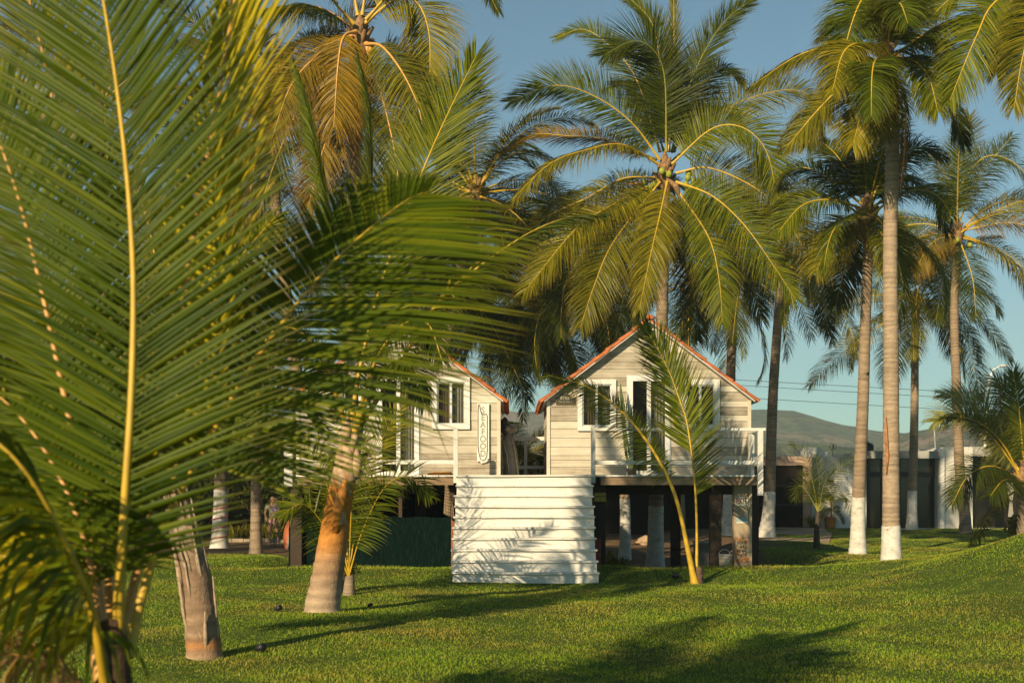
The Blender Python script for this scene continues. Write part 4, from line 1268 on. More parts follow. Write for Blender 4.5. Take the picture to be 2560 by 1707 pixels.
E_F = [
 ([(1667, 380), (1650, 165, .2), (1628, 55, .4), (1555, -20, .6)], dict(leaf=.8, w=.9, droop=.04, amul=.6, mat='leaf', vee=.3)),
 ([(1672, 380), (1684, 165, .1), (1684, -60, .2)], dict(leaf=.55, w=.9, droop=.02, amul=.4, mat='leaf_olive', n=60)),
 ([(1666, 380, -.2), (1661, 192, -.5), (1630, 122, -.8), (1579, 104, -1.0), (1508, 140, -1.2)], dict(leaf=1.15, face=(-.1, -1, .3), droop=.06, mat='leaf_dark', amul=.95)),
 ([(1650, 380, .3), (1590, 197, .8), (1524, 115, 1.2), (1458, 74, 1.5), (1392, 95, 1.8)], dict(leaf=.75, w=.7, droop=.07, mat='leaf')),
 ([(1680, 380, .2), (1716, 236, .4), (1766, 121, .6), (1822, 44, .8), (1900, -15, 1.0)], dict(leaf=.85, w=.8, droop=.04, mat='leaf_dark', amul=.65)),
 ([(1685, 380, .3), (1744, 230, .9), (1800, 172, 1.3), (1856, 205, 1.7)], dict(leaf=.95, w=.6, droop=.1, mat='leaf_dark')),
 ([(1650, 400, -.1), (1579, 307, -.3), (1486, 241, -.4), (1387, 214, -.4), (1275, 255, -.3)], dict(leaf=.95, w=.85, droop=.06, mat='leaf', amul=.9)),
 ([(1645, 410, -.4), (1557, 362, -.9), (1469, 374, -1.2), (1371, 412, -1.4), (1275, 505, -1.5)], dict(leaf=.95, w=.25, droop=.22, vee=-.1, mat='leaf_olive')),
 ([(1640, 400, .4), (1520, 350, 1.2), (1415, 340, 1.8), (1332, 338, 2.2), (1255, 380, 2.6)], dict(leaf=.8, w=.5, droop=.12, mat='leaf_gold')),
 ([(1680, 410, -.3), (1777, 324, -.7), (1853, 318, -1.0), (1914, 375, -1.2), (1945, 500, -1.3)], dict(leaf=1.1, w=.7, droop=.10, mat='leaf', amul=.95)),
 ([(1685, 400, .3), (1798, 285, .8), (1908, 236, 1.2), (2007, 230, 1.5), (2075, 300, 1.8)], dict(leaf=.95, w=.7, droop=.10, mat='leaf_olive')),
 ([(1690, 433, -.2), (1771, 420, -.5), (1881, 466, -.8), (1963, 540, -1.0), (2032, 670, -1.1)], dict(leaf=1.05, w=.8, droop=.09, mat='leaf_olive')),
 ([(1690, 455, -.4), (1777, 488, -1.0), (1853, 554, -1.5), (1919, 642, -1.8), (1990, 750, -2.0)], dict(leaf=.95, w=.8, droop=.1, mat='leaf')),
 ([(1668, 455, -.4), (1650, 537, -1.6), (1628, 631, -2.4), (1598, 775, -2.8)], dict(leaf=.95, w=1, droop=.22, mat='leaf_olive', vee=-.15, amul=.8)),
 ([(1690, 470, -.3), (1771, 592, -1.2), (1798, 702, -1.6), (1806, 805, -1.7)], dict(leaf=.95, w=.9, droop=.18, mat='leaf', vee=-.1)),
 ([(1650, 450, -.2), (1524, 516, -.7), (1436, 576, -1.0), (1310, 730, -1.2)], dict(leaf=1.05, face=(-.5, -.8, .4), droop=.16, mat='leaf_olive')),
 ([(1650, 455, -.4), (1535, 603, -1.1), (1486, 713, -1.4), (1450, 820, -1.5)], dict(leaf=1.05, w=.9, droop=.16, mat='leaf_olive')),
 ([(1645, 445, .3), (1557, 447, .8), (1469, 494, 1.2), (1360, 548, 1.5), (1265, 640, 1.7)], dict(leaf=.95, w=.5, droop=.2, mat='leaf_olive')),
 ([(1690, 455, .4), (1800, 560, 1.2), (1870, 690, 1.7), (1905, 800, 1.9)], dict(leaf=1.0, w=.6, droop=.15, mat='leaf_dark')),
 ([(1655, 460, .5), (1590, 620, 1.4), (1560, 740, 1.8), (1540, 840, 1.9)], dict(leaf=1.0, w=.8, droop=.12, mat='leaf_dark')),
 ([(1680, 465, .6), (1720, 620, 1.7), (1735, 740, 2.2), (1745, 850, 2.3)], dict(leaf=1.0, w=.8, droop=.12, mat='leaf_dark')),
 ([(1645, 450, .6), (1480, 600, 1.6), (1400, 740, 2.1), (1370, 860, 2.3)], dict(leaf=1.0, w=.7, droop=.14, mat='leaf_dark')),
 ([(1660, 380, .8), (1620, 260, 2.2), (1580, 210, 3.2), (1530, 220, 4.0)], dict(leaf=.95, w=.3, droop=.1, mat='leaf_dark')),
 ([(1680, 380, .8), (1760, 280, 2.4), (1820, 280, 3.4), (1860, 350, 4.2)], dict(leaf=.95, w=.3, droop=.1, mat='leaf_dark')),
]
for i, (pts, k) in enumerate(E_F):
    k = dict(dict(n=100, pet=.08, seed=100 + i, rib=('rib', 'rib_green')[k.get('mat') == 'leaf_dark']), **k); k['leaf'] *= 1.14
    fr(pE, dE, pts, **k, **kw)

# D: the tall palm behind the left cabin
dD = 31.0
cD = P(900, 85, dD)
xD = PX(872, dD); bD = (xD, dD + 1.6, g(xD, dD + 1.6))
pD = palm("tall palm with orange-tinged fronds rising behind the left cabin, crown at the picture's top", bD,
          [P(874, 1000, dD + 1.2), P(884, 600, dD + .5), P(888, 350, dD), (cD[0], cD[1], cD[2] - .3)], .20, .15, seed=15)
crown_bits(pD, cD, 4, 9, .22, 'nut_old', .10)
D_F = [
 ([(890, 80, -.3), (860, 92, -.7), (846, 155, -1.0), (834, 320, -1.3)], dict(leaf=1.15, w=.6, droop=.25, vee=-.3, mat='leaf_gold', rib='rib_orange')),
 ([(880, 90, -.2), (800, 135, -.6), (728, 214, -.9), (675, 360, -1.1)], dict(leaf=.95, w=.7, droop=.18, mat='leaf_gold', rib='rib_orange')),
 ([(915, 110, -.3), (955, 117, -.8), (1005, 180, -1.2), (1046, 268, -1.5), (1062, 360, -1.6)], dict(leaf=1.0, w=.6, droop=.22, vee=-.2, mat='leaf_olive', rib='rib_orange')),
 ([(912, 60, -.1), (980, 5, -.3), (1040, 5, -.5), (1072, 80, -.6), (1075, 200, -.7)], dict(leaf=1.1, w=.7, droop=.15, mat='leaf_olive')),
 ([(885, 70, .1), (815, 26, .3), (753, 13, .4), (655, 25, .5)], dict(leaf=.9, w=.15, droop=.3, vee=-.2, mat='leaf', rib='rib_orange')),
 ([(880, 95, .2), (780, 92, .7), (725, 132, 1.0), (645, 250, 1.2)], dict(leaf=.95, w=.5, droop=.18, mat='leaf_olive')),
 ([(890, 110, -.2), (850, 250, -.6), (800, 400, -.9), (770, 520, -1.0)], dict(leaf=.95, w=.8, droop=.2, mat='leaf_gold', rib='rib_orange')),
 ([(915, 110, -.1), (960, 260, -.5), (990, 400, -.8), (1000, 520, -.9)], dict(leaf=.95, w=.8, droop=.2, mat='leaf_olive', rib='rib_orange')),
 ([(880, 110, .3), (760, 250, .9), (690, 400, 1.2), (650, 520, 1.3)], dict(leaf=1.0, w=.7, droop=.16, mat='leaf_dark')),
 ([(920, 100, .4), (1010, 150, 1.0), (1090, 270, 1.4), (1120, 400, 1.6)], dict(leaf=1.0, w=.7, droop=.16, mat='leaf_dark')),
 ([(905, 40, 0), (930, -100, 0), (1000, -220, .2)], dict(leaf=.8, w=.8, droop=.06, mat='leaf')),
 ([(895, 40, 0), (860, -120, 0), (770, -200, .2)], dict(leaf=.8, w=.8, droop=.06, mat='leaf')),
 ([(915, 50, -.3), (1050, -90, -.8), (1180, -80, -1.2), (1245, 30, -1.4)], dict(leaf=.75, w=.3, droop=.25, mat='leaf_dark')),
 ([(885, 60, -.3), (760, -60, -.8), (640, -40, -1.2), (560, 80, -1.4)], dict(leaf=.9, w=.3, droop=.2, mat='leaf_olive')),
 ([(895, 115, .4), (880, 300, 1.1), (870, 450, 1.4), (868, 560, 1.5)], dict(leaf=1.0, w=.9, droop=.14, mat='leaf_dark')),
]
for i, (pts, k) in enumerate(D_F):
    k = dict(dict(n=88, pet=.13, seed=200 + i, rib='rib'), **k); k['leaf'] *= 1.1
    fr(pD, dD, pts, width=.05, rr=.034, **k)

# F: the slender pale palm on the right lawn
dF = 27.7
cF = P(2218, 150, dF)
xF = PX(2229, dF); bF = (xF, dF, g(xF, dF))
pF = palm("tall palm with pale scarred trunk and high whitewashed foot nearest on the right lawn", bF,
          [P(2228, 1250, dF), P(2228, 900, dF), P(2226, 600, dF), P(2233, 300, dF), P(2228, 210, dF)], .185, .135, band_z=PZ(1316, dF), seed=16, flare=1.2, step=.10, col=(.40, .30, .205))
b = MB()                                                    # the long scar where bark has split off
b.tube([P(2214, 1040, dF - .150), P(2216, 1090, dF - .146), P(2219, 1140, dF - .147), P(2216, 1185, dF - .152)], [.012, .034, .036, .012], 8)
b.build("bark_scar", plain("raw_orange_wood", (0.34, 0.15, 0.06), .8, .5, 14), pF, True)
crown_bits(pF, cF, 5, 5, .22, 'nut_old', .09)
F_F = [
 ([(2213, 140, -.2), (2190, 30, -.5), (2160, -5, -.8), (2126, 70, -1.0), (2095, 200, -1.1)], dict(leaf=.95, w=.6, droop=.16, mat='leaf')),
 ([(2205, 150, .2), (2150, 108, .6), (2074, 114, 1.0), (1985, 145, 1.4), (1880, 215, 1.8)], dict(leaf=.85, w=.4, droop=.24, vee=-.1, mat='leaf_olive')),
 ([(2200, 175, .1), (2110, 215, .4), (2045, 275, .6), (1965, 370, .8)], dict(leaf=.8, w=.5, droop=.22, mat='leaf_olive')),
 ([(2215, 165, -.4), (2181, 210, -.9), (2155, 277, -1.2), (2132, 365, -1.4)], dict(leaf=.95, w=.8, droop=.2, mat='leaf_olive')),
 ([(2222, 150, -.5), (2262, 120, -1.0), (2351, 62, -1.4), (2440, 40, -1.6), (2530, 90, -1.7)], dict(leaf=1.0, w=.3, droop=.28, vee=-.2, mat='leaf')),
 ([(2225, 130, .1), (2284, 45, .5), (2330, -10, .8), (2390, -60, 1.2)], dict(leaf=.8, w=.5, droop=.1, mat='leaf_dark')),
 ([(2215, 130, -.1), (2215, -20, -.2), (2260, -160, -.3)], dict(leaf=.85, w=.8, droop=.05, mat='leaf')),
 ([(2208, 135, 0), (2140, -30, .2), (2050, -120, .5)], dict(leaf=.85, w=.7, droop=.06, mat='leaf')),
 ([(2225, 160, .4), (2300, 170, 1.0), (2370, 250, 1.4), (2410, 360, 1.6)], dict(leaf=.9, w=.5, droop=.18, mat='leaf_dark')),
 ([(2210, 165, -.6), (2190, 150, -1.5), (2180, 190, -2.3), (2178, 290, -2.8)], dict(leaf=.85, w=.3, droop=.25, mat='leaf')),
 ([(2215, 140, -.6), (2230, 40, -1.4), (2250, 10, -2.1), (2270, 60, -2.7)], dict(leaf=.9, w=.3, droop=.2, mat='leaf')),
 ([(2210, 165, .6), (2130, 190, 1.4), (2060, 260, 2.0), (2020, 360, 2.3)], dict(leaf=.9, w=.5, droop=.2, mat='leaf_dark')),
 ([(2215, 150, -.3), (2160, 110, -.9), (2110, 130, -1.4), (2080, 230, -1.8)], dict(leaf=.95, w=.4, droop=.25, mat='leaf_olive')),
 ([(2225, 160, -.4), (2275, 150, -1.0), (2320, 190, -1.5), (2345, 280, -1.8)], dict(leaf=.95, w=.4, droop=.25, mat='leaf')),
 ([(2210, 120, .3), (2170, 60, 1.0), (2120, 50, 1.6), (2060, 90, 2.2)], dict(leaf=.9, w=.4, droop=.2, mat='leaf_dark')),
 ([(2225, 130, .5), (2270, 90, 1.2), (2330, 110, 1.9), (2380, 180, 2.4)], dict(leaf=.9, w=.4, droop=.2, mat='leaf_dark')),
 ([(2215, 170, -.2), (2215, 215, -.7), (2205, 275, -1.0), (2195, 340, -1.2)], dict(leaf=.8, w=.8, droop=.25, mat='leaf')),
 ([(2235, 190, -.1), (2262, 250, -.2), (2262, 360, -.25), (2250, 480, -.25)], dict(leaf=.42, w=.4, droop=.6, vee=-.5, mat='leaf_dry', rib='rib_orange', gap=.4, n=40, amul=.5)),
]
for i, (pts, k) in enumerate(F_F):
    k = dict(dict(n=88, pet=.13, seed=300 + i, rib='rib'), **k); k['leaf'] *= 1.1; k['droop'] = k.get('droop', .15) * 1.25
    fr(pF, dF, pts, width=.05, rr=.03, **k)

# P: the palm whose crown hangs in from the top right
cP_ = P(2650, -90, 25.0)
pP = palm("palm beyond the right edge with fronds hanging into the top right corner", (cP_[0] + .2, 25.4, g(cP_[0], 25.4)), [(cP_[0] + .2, 25.3, 5), (cP_[0], 25.0, cP_[2] - .3)], .18, .14, seed=17)
for i, (pts, k) in enumerate([
 ([(2650, -90), (2494, 0, -.2), (2440, 94, -.3), (2375, 250, -.4)], dict(leaf=1.05, w=.8, droop=.16, mat='leaf')),
 ([(2650, -90), (2600, 20, -.5), (2560, 130, -.7), (2535, 270, -.8)], dict(leaf=.95, w=.8, droop=.2, mat='leaf_olive')),
 ([(2650, -90), (2530, -70, .4), (2420, -40, .8), (2330, 40, 1.0)], dict(leaf=.9, w=.5, droop=.18, mat='leaf')),
 ([(2650, -90), (2680, 60, 0), (2670, 260, 0)], dict(leaf=.95, w=.8, droop=.15, mat='leaf')),
 ([(2650, -90), (2560, -20, .7), (2510, 60, 1.1), (2490, 180, 1.3)], dict(leaf=.95, w=.7, droop=.2, mat='leaf_dark'))]):
    fr(pP, 25.0, pts, n=84, pet=.13, seed=330 + i, width=.05, rr=.03, **k)

def mid_palm(label, bpx, bpy_, d, tr, c, r0, r1, band_py, specs, seed, rnd=0, rlen=3.6, leaf=.85, nuts=4, n=66, mats=('leaf', 'leaf', 'leaf_olive'), **kw):
    x = PX(bpx, d)
    base = (x, d, g(x, d))
    cc = P(c[0], c[1], d)
    p = palm(label, base, [P(a, b_, d) for a, b_ in tr] + [Vector((cc[0], cc[1], cc[2] - .25))], r0, r1, band_z=None if band_py is None else PZ(band_py, d), seed=seed, **kw)
    crown_bits(p, cc, seed, nuts, .2, 'nut' if seed % 2 else 'nut_old', .1)
    for i, (pts, k) in enumerate(specs):
        k = dict(dict(n=n, pet=.13, seed=seed * 50 + i, leaf=leaf, w=.5, droop=.24, mat=mats[i % len(mats)]), **k); k['leaf'] *= 1.2
        fr(p, d, pts, width=.052, rr=.03, **k)
    if rnd:
        random_fronds(p, cc, rnd, rlen, seed, leaf=leaf, n=n - 8, mats=mats)
    return p

# G: dark slim palm left of it
mid_palm("slim palm with shaded brown trunk and rust mark on its whitewashed foot", 2145, 1387, 31.8,
         [(2147, 1240), (2158, 1000), (2164, 800), (2170, 640)], (2168, 530), .165, .115, 1245,
         [([(2168, 513), (2163, 424, .1), (2152, 330, .3)], dict(w=.8, mat='leaf_dark', leaf=.7, droop=.06)),
          ([(2155, 522), (2083, 500, -.3), (2007, 513, -.5), (1945, 580, -.6)], dict(mat='leaf')),
          ([(2160, 515), (2061, 440, .4), (2000, 420, .7), (1940, 450, 1.0)], dict(mat='leaf_dark')),
          ([(2180, 530), (2217, 580, -.4), (2250, 680, -.6)], dict(mat='leaf_olive')),
          ([(2155, 535), (2090, 580, -.3), (2040, 680, -.5)], dict(mat='leaf_olive')),
          ([(2180, 520), (2260, 470, .3), (2330, 490, .6), (2370, 580, .8)], dict(mat='leaf_dark')),
          ([(2172, 515), (2220, 420, -.1), (2290, 370, -.2), (2350, 390, -.3)], dict(mat='leaf_dark')),
          ([(2160, 540), (2120, 640, .5), (2090, 760, .7)], dict(mat='leaf_dark', w=.8)),
          ([(2165, 515), (2100, 400, .6), (2050, 350, 1.2)], dict(mat='leaf_dark'))], 21, rnd=10, rlen=3.2)
# H: palm before the glass front
mid_palm("bushy palm with arching crown standing before the house's glass front", 2280, 1322, 53.0,
         [(2281, 1240), (2286, 1050), (2288, 850)], (2290, 750), .19, .14, 1228,
         [([(2285, 750), (2195, 738, -.3), (2110, 768, -.5), (2050, 815, -.6)], dict(mat='leaf_olive')),
          ([(2283, 765), (2171, 832, -.5), (2080, 905, -.8), (2022, 965, -.9)], dict(mat='leaf_olive')),
          ([(2293, 750), (2305, 750, -1), (2284, 800, -2), (2284, 900, -2.4)], dict(mat='leaf_olive', w=.8)),
          ([(2300, 750), (2362, 810, -.5), (2388, 890, -.7)], dict(mat='leaf_dark')),
          ([(2300, 740), (2410, 715, .4), (2477, 745, .7), (2498, 785, .8)], dict(mat='leaf_dark')),
          ([(2300, 750), (2380, 760, .3), (2458, 808, .5), (2530, 905, .6)], dict(mat='leaf_dark')),
          ([(2300, 760), (2400, 820, 0), (2430, 900, 0), (2452, 1000, 0)], dict(mat='leaf_dark')),
          ([(2285, 745), (2200, 660, .5), (2120, 650, .9), (2040, 700, 1.3)], dict(mat='leaf_olive')),
          ([(2290, 740), (2280, 620, 0), (2240, 540, 0)], dict(mat='leaf', w=.8)),
          ([(2292, 740), (2330, 640, 0), (2390, 590, 0)], dict(mat='leaf', w=.8)),
          ([(2285, 770), (2240, 860, .4), (2220, 960, .5)], dict(mat='leaf_dark', w=.8))], 22, rnd=7, rlen=4.6, leaf=1.0, n=60)
# I: palm in front of the pale pier
mid_palm("palm with grey unpainted foot leaning against the pale wall pier", 2414, 1331, 49.0,
         [(2412, 1280), (2400, 1180), (2392, 980), (2386, 780), (2392, 650)], (2393, 575), .20, .14, None,
         [([(2391, 558), (2396, 446, .2), (2424, 290, .5)], dict(mat='leaf_olive', w=.8, droop=.05)),
          ([(2395, 570), (2400, 470, -.3), (2470, 390, -.5), (2560, 430, -.6), (2620, 560, -.7)], dict(mat='leaf_dark', leaf=1.1)),
          ([(2390, 570), (2360, 430, .3), (2300, 380, .6), (2240, 420, .9)], dict(mat='leaf_dark', leaf=1.1)),
          ([(2400, 575), (2485, 530, 0), (2570, 500, 0), (2650, 520, 0)], dict(mat='leaf_olive')),
          ([(2400, 578), (2507, 558, -.5), (2570, 568, -.8), (2640, 620, -1)], dict(mat='leaf_gold')),
          ([(2400, 585), (2507, 630, -.2), (2570, 690, -.3), (2620, 790, -.4)], dict(mat='leaf_olive')),
          ([(2388, 585), (2329, 608, -.6), (2285, 680, -.9)], dict(mat='leaf_gold', w=.6)),
          ([(2390, 580), (2310, 560, .4), (2230, 580, .8), (2170, 660, 1)], dict(mat='leaf')),
          ([(2395, 590), (2430, 690, -.8), (2440, 790, -1.2)], dict(mat='leaf_dark', w=.7)),
          ([(2392, 590), (2360, 690, .5), (2340, 800, .8)], dict(mat='leaf_dark', w=.7)),
          ([(2396, 560), (2450, 440, .8), (2530, 340, 1.4)], dict(mat='leaf_dark', w=.7))], 23, rnd=8, rlen=4.6, leaf=1.0, n=60, nuts=6)
# J: palm at the right end of the deck, white flared foot
mid_palm("palm with dark trunk and flared white foot on bare earth beside the brown gate", 1916, 1345, 45.0,
         [(1924, 1240), (1932, 1000), (1945, 800)], (1955, 640), .20, .145, 1232,
         [([(1955, 640), (2000, 650, 0), (2050, 720, 0), (2070, 830, 0)], dict(mat='leaf_dark')),
          ([(1955, 640), (1900, 640, 0), (1850, 720, 0), (1830, 860, 0)], dict(mat='leaf_dark'))], 24, flare=1.75, rnd=9, rlen=4.4, leaf=.95, n=60, mats=('leaf', 'leaf_olive', 'leaf_dark'))
# background palms behind the cabins
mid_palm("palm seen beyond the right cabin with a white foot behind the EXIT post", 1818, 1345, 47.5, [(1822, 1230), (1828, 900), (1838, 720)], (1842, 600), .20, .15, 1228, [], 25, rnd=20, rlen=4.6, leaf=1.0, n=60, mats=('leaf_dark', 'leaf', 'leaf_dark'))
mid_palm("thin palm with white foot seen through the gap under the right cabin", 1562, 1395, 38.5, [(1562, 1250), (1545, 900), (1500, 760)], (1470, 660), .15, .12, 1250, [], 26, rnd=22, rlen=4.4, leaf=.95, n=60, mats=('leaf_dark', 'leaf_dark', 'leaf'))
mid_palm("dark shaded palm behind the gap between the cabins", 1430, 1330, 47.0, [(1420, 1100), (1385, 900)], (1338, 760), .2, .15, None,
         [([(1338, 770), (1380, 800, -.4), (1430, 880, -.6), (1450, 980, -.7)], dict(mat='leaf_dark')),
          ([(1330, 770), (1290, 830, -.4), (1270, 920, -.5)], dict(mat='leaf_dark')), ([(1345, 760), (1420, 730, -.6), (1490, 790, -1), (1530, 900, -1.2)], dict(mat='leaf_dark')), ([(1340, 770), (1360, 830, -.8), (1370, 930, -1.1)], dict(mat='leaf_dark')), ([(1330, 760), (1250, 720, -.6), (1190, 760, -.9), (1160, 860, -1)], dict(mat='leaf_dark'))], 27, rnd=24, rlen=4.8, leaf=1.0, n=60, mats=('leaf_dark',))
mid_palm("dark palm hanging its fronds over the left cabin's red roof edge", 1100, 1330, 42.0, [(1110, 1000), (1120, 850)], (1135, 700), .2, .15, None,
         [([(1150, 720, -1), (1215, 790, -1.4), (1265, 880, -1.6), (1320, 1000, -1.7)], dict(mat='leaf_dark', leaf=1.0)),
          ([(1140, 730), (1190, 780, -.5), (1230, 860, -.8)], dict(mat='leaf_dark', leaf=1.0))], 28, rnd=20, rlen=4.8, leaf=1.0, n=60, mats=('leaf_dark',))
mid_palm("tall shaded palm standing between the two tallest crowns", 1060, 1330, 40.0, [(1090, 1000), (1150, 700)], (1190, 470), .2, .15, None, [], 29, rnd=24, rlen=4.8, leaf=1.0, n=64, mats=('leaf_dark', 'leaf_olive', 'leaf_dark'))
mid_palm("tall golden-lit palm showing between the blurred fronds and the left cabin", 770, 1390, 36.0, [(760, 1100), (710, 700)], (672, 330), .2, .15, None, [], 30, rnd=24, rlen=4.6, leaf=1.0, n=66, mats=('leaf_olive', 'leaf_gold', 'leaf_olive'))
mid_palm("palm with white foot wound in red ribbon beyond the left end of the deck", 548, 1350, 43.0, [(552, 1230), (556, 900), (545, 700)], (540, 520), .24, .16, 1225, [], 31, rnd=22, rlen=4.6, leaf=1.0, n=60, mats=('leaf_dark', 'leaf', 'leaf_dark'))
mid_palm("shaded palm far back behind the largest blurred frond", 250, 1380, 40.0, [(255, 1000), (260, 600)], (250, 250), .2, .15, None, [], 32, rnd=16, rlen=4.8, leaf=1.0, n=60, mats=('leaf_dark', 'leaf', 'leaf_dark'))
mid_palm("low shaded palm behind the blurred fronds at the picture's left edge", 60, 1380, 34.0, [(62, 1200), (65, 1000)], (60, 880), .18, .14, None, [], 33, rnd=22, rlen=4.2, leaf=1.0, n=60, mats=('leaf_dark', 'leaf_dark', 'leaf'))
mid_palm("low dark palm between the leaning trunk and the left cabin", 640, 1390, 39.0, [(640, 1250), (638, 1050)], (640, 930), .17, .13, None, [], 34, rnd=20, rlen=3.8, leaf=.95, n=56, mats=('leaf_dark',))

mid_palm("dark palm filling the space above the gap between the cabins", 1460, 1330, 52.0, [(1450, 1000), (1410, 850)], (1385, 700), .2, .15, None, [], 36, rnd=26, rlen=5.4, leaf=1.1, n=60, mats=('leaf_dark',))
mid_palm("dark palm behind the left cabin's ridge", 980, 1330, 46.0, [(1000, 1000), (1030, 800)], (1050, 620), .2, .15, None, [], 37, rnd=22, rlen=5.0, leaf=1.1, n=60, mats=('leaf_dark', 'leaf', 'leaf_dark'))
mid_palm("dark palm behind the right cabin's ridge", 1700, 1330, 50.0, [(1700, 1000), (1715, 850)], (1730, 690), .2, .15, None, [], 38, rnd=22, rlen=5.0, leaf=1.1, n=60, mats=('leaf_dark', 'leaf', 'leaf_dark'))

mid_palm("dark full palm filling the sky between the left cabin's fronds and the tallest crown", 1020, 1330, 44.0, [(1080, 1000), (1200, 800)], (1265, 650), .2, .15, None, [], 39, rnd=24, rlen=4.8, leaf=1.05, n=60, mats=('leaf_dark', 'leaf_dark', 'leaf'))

# L: young palm at the right edge
mid_palm("young palm with fronds painted sunlit-pale reaching in from the right edge before the house", 2566, 1335, 36.0, [(2562, 1260)], (2558, 1195), .22, .18, None,
         [([(2553, 1192), (2490, 1103, -.3), (2439, 1055, -.5), (2393, 1032, -.6), (2333, 1055, -.7)], dict(mat='leaf_sunlit', w=.6, leaf=.95, droop=.12)),
          ([(2553, 1187), (2515, 1116, .2), (2464, 1034, .3), (2413, 995, .4), (2352, 985, .5)], dict(mat='leaf_sunlit', w=.6, leaf=.85, droop=.14)),
          ([(2558, 1185), (2546, 1103, .2), (2528, 1001, .4), (2485, 945, .6)], dict(mat='leaf_sunlit', w=.7, leaf=.95)),
          ([(2561, 1180), (2548, 1027, .1), (2533, 930, .2)], dict(mat='leaf', w=.8, leaf=.8, droop=.06)),
          ([(2555, 1200), (2480, 1165, -.6), (2420, 1190, -.9), (2380, 1260, -1.1)], dict(mat='leaf_dark', w=.4)),
          ([(2556, 1205), (2510, 1200, -.9), (2475, 1240, -1.3)], dict(mat='leaf_dark', w=.4)),
          ([(2560, 1185), (2600, 1050, 0), (2680, 980, 0)], dict(mat='leaf'))], 35, rnd=3, rlen=3.4, nuts=0)

# M: little palm on the shaded lawn
dM = 36.5
xM = PX(2042, dM)
bM = (xM, dM, g(xM, dM))
pM = palm("little palm coloured shade-dark on the shaded lawn in front of the pale wall", bM, None, 0, 0)
trunk(pM, [bM, P(2042, 1325, dM), P(2046, 1275, dM)], .075, .05, 1.5, seed=40, step=.07, col=(.09, .07, .05))
for i, pts in enumerate(([(2046, 1280), (2028, 1190, -.1), (2005, 1135, -.2), (1975, 1105, -.3)], [(2046, 1280), (2075, 1200, .1), (2105, 1165, .2), (2145, 1140, .3)], [(2046, 1280), (2048, 1200, 0), (2040, 1140, 0)],
                         [(2046, 1280), (2085, 1235, -.2), (2115, 1240, -.3), (2130, 1280, -.4)], [(2046, 1280), (2015, 1225, .2), (1995, 1215, .3), (1985, 1250, .4)], [(2046, 1280), (2062, 1205, -.4), (2085, 1180, -.8)], [(2046, 1280), (2025, 1215, .4), (2010, 1180, .7)])):
    fr(pM, dM, pts, leaf=.5, n=40, w=.6, droop=.12, vee=.2, pet=.2, mat='leaf_dark', rib='rib_green', seed=400 + i, width=.032, rr=.014, dens=1.2)  # shade on this palm comes from the darkened leaf colour

# small fan of fronds glimpsed behind the back railing
for i, (px, py, d) in enumerate(((1285, 1175, 36.5), (1345, 1185, 36.0))):
    x = PX(px, d)
    root = palm(("low bushy palm behind the back railing beside the leaning board", "low bushy palm behind the back railing close to the right cabin")[i], (x, d, g(x, d)), [P(px, 1230, d), P(px, py, d)], .09, .07, seed=50 + i)
    random_fronds(root, P(px, py, d), 15, 2.1, 50 + i, leaf=.6, n=46, mats=('leaf_dark', 'leaf_olive', 'leaf_dark'), width=.035, rr=.014, base_r=.05)

# ------------------------------------------------------------------ the house at the back
YH = 56.0
M['stucco'] = plain("grey_white_stucco", (0.58, 0.55, 0.49), 0.9, .12, 1.5, .1)
M['stucco_white'] = plain("white_stucco", (0.74, 0.72, 0.68), 0.9, .08, 2, .1)
M['fascia'] = plain("grey_concrete_fascia", (0.36, 0.35, 0.32), 0.9, .2, 2, .1)
M['brick'] = None
t = NT("pale_brick")
br = t.n("ShaderNodeTexBrick"); br.inputs["Color1"].default_value = (0.42, 0.28, 0.20, 1); br.inputs["Color2"].default_value = (0.34, 0.22, 0.155, 1); br.inputs["Mortar"].default_value = (.45, .38, .32, 1)
br.inputs["Scale"].default_value = 6.0
mp = t.coord((1, 1, 1)); sep = t.n("ShaderNodeSeparateXYZ"); t.l(mp, sep.inputs[0]); cmb = t.n("ShaderNodeCombineXYZ"); t.l(sep.outputs[0], cmb.inputs[0]); t.l(sep.outputs[2], cmb.inputs[1]); t.l(cmb.outputs[0], br.inputs[0])
t.color(br.outputs[0]); t.rough(.9)
M['brick'] = t.mat
M['pinkwall'] = plain("dusty_pink_render", (0.42, 0.30, 0.23), 0.9, .15, 2, .1)
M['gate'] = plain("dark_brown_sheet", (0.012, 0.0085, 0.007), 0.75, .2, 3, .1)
M['darkframe'] = plain("dark_frame", (0.012, 0.012, 0.012), 0.4, .1, 4, .4, bump=0)
M['tinted'] = None
t = NT("tinted_glass")
t.bsdf.inputs["Base Color"].default_value = (0.018, 0.015, 0.012, 1); t.rough(0.12, 0.5)
M['tinted'] = t.mat
def hx(px): return PX(px, YH)
def hz(py): return PZ(py, YH)
Zg = g(12, YH) - .1
house = thing("flat_roofed_house", "low pale flat-roofed house with dark glass doors behind the palms", "house", (hx(2300), YH + 3, Zg + .1))
b = MB(); b.box(hx(2030), hx(2166), YH, YH + 6, Zg, hz(1142)); b.build("wall", M['stucco'], house)
b = MB(); b.box(hx(2083), hx(2134), YH - .25, YH - .004, Zg, hz(1187)); b.build("low_wall", M['stucco_white'], house, bevel=.01)
b = MB(); b.box(hx(2166) + .01, hx(2346), YH - .1, YH + 6, hz(1146), hz(1127)); b.build("roof_edge", M['fascia'], house, bevel=.01)
b = MB(); b.box(hx(2166) + .01, hx(2346), YH + .55, YH + .6, Zg, hz(1146) - .01); gl = b.build("glass_front", M['tinted'], house)
for p in (2170, 2212, 2258, 2300, 2342):
    b = MB(); b.box(hx(p) - .035, hx(p) + .035, YH + .5, YH + .547, Zg, hz(1147)); b.build("mullion", M['darkframe'], gl)
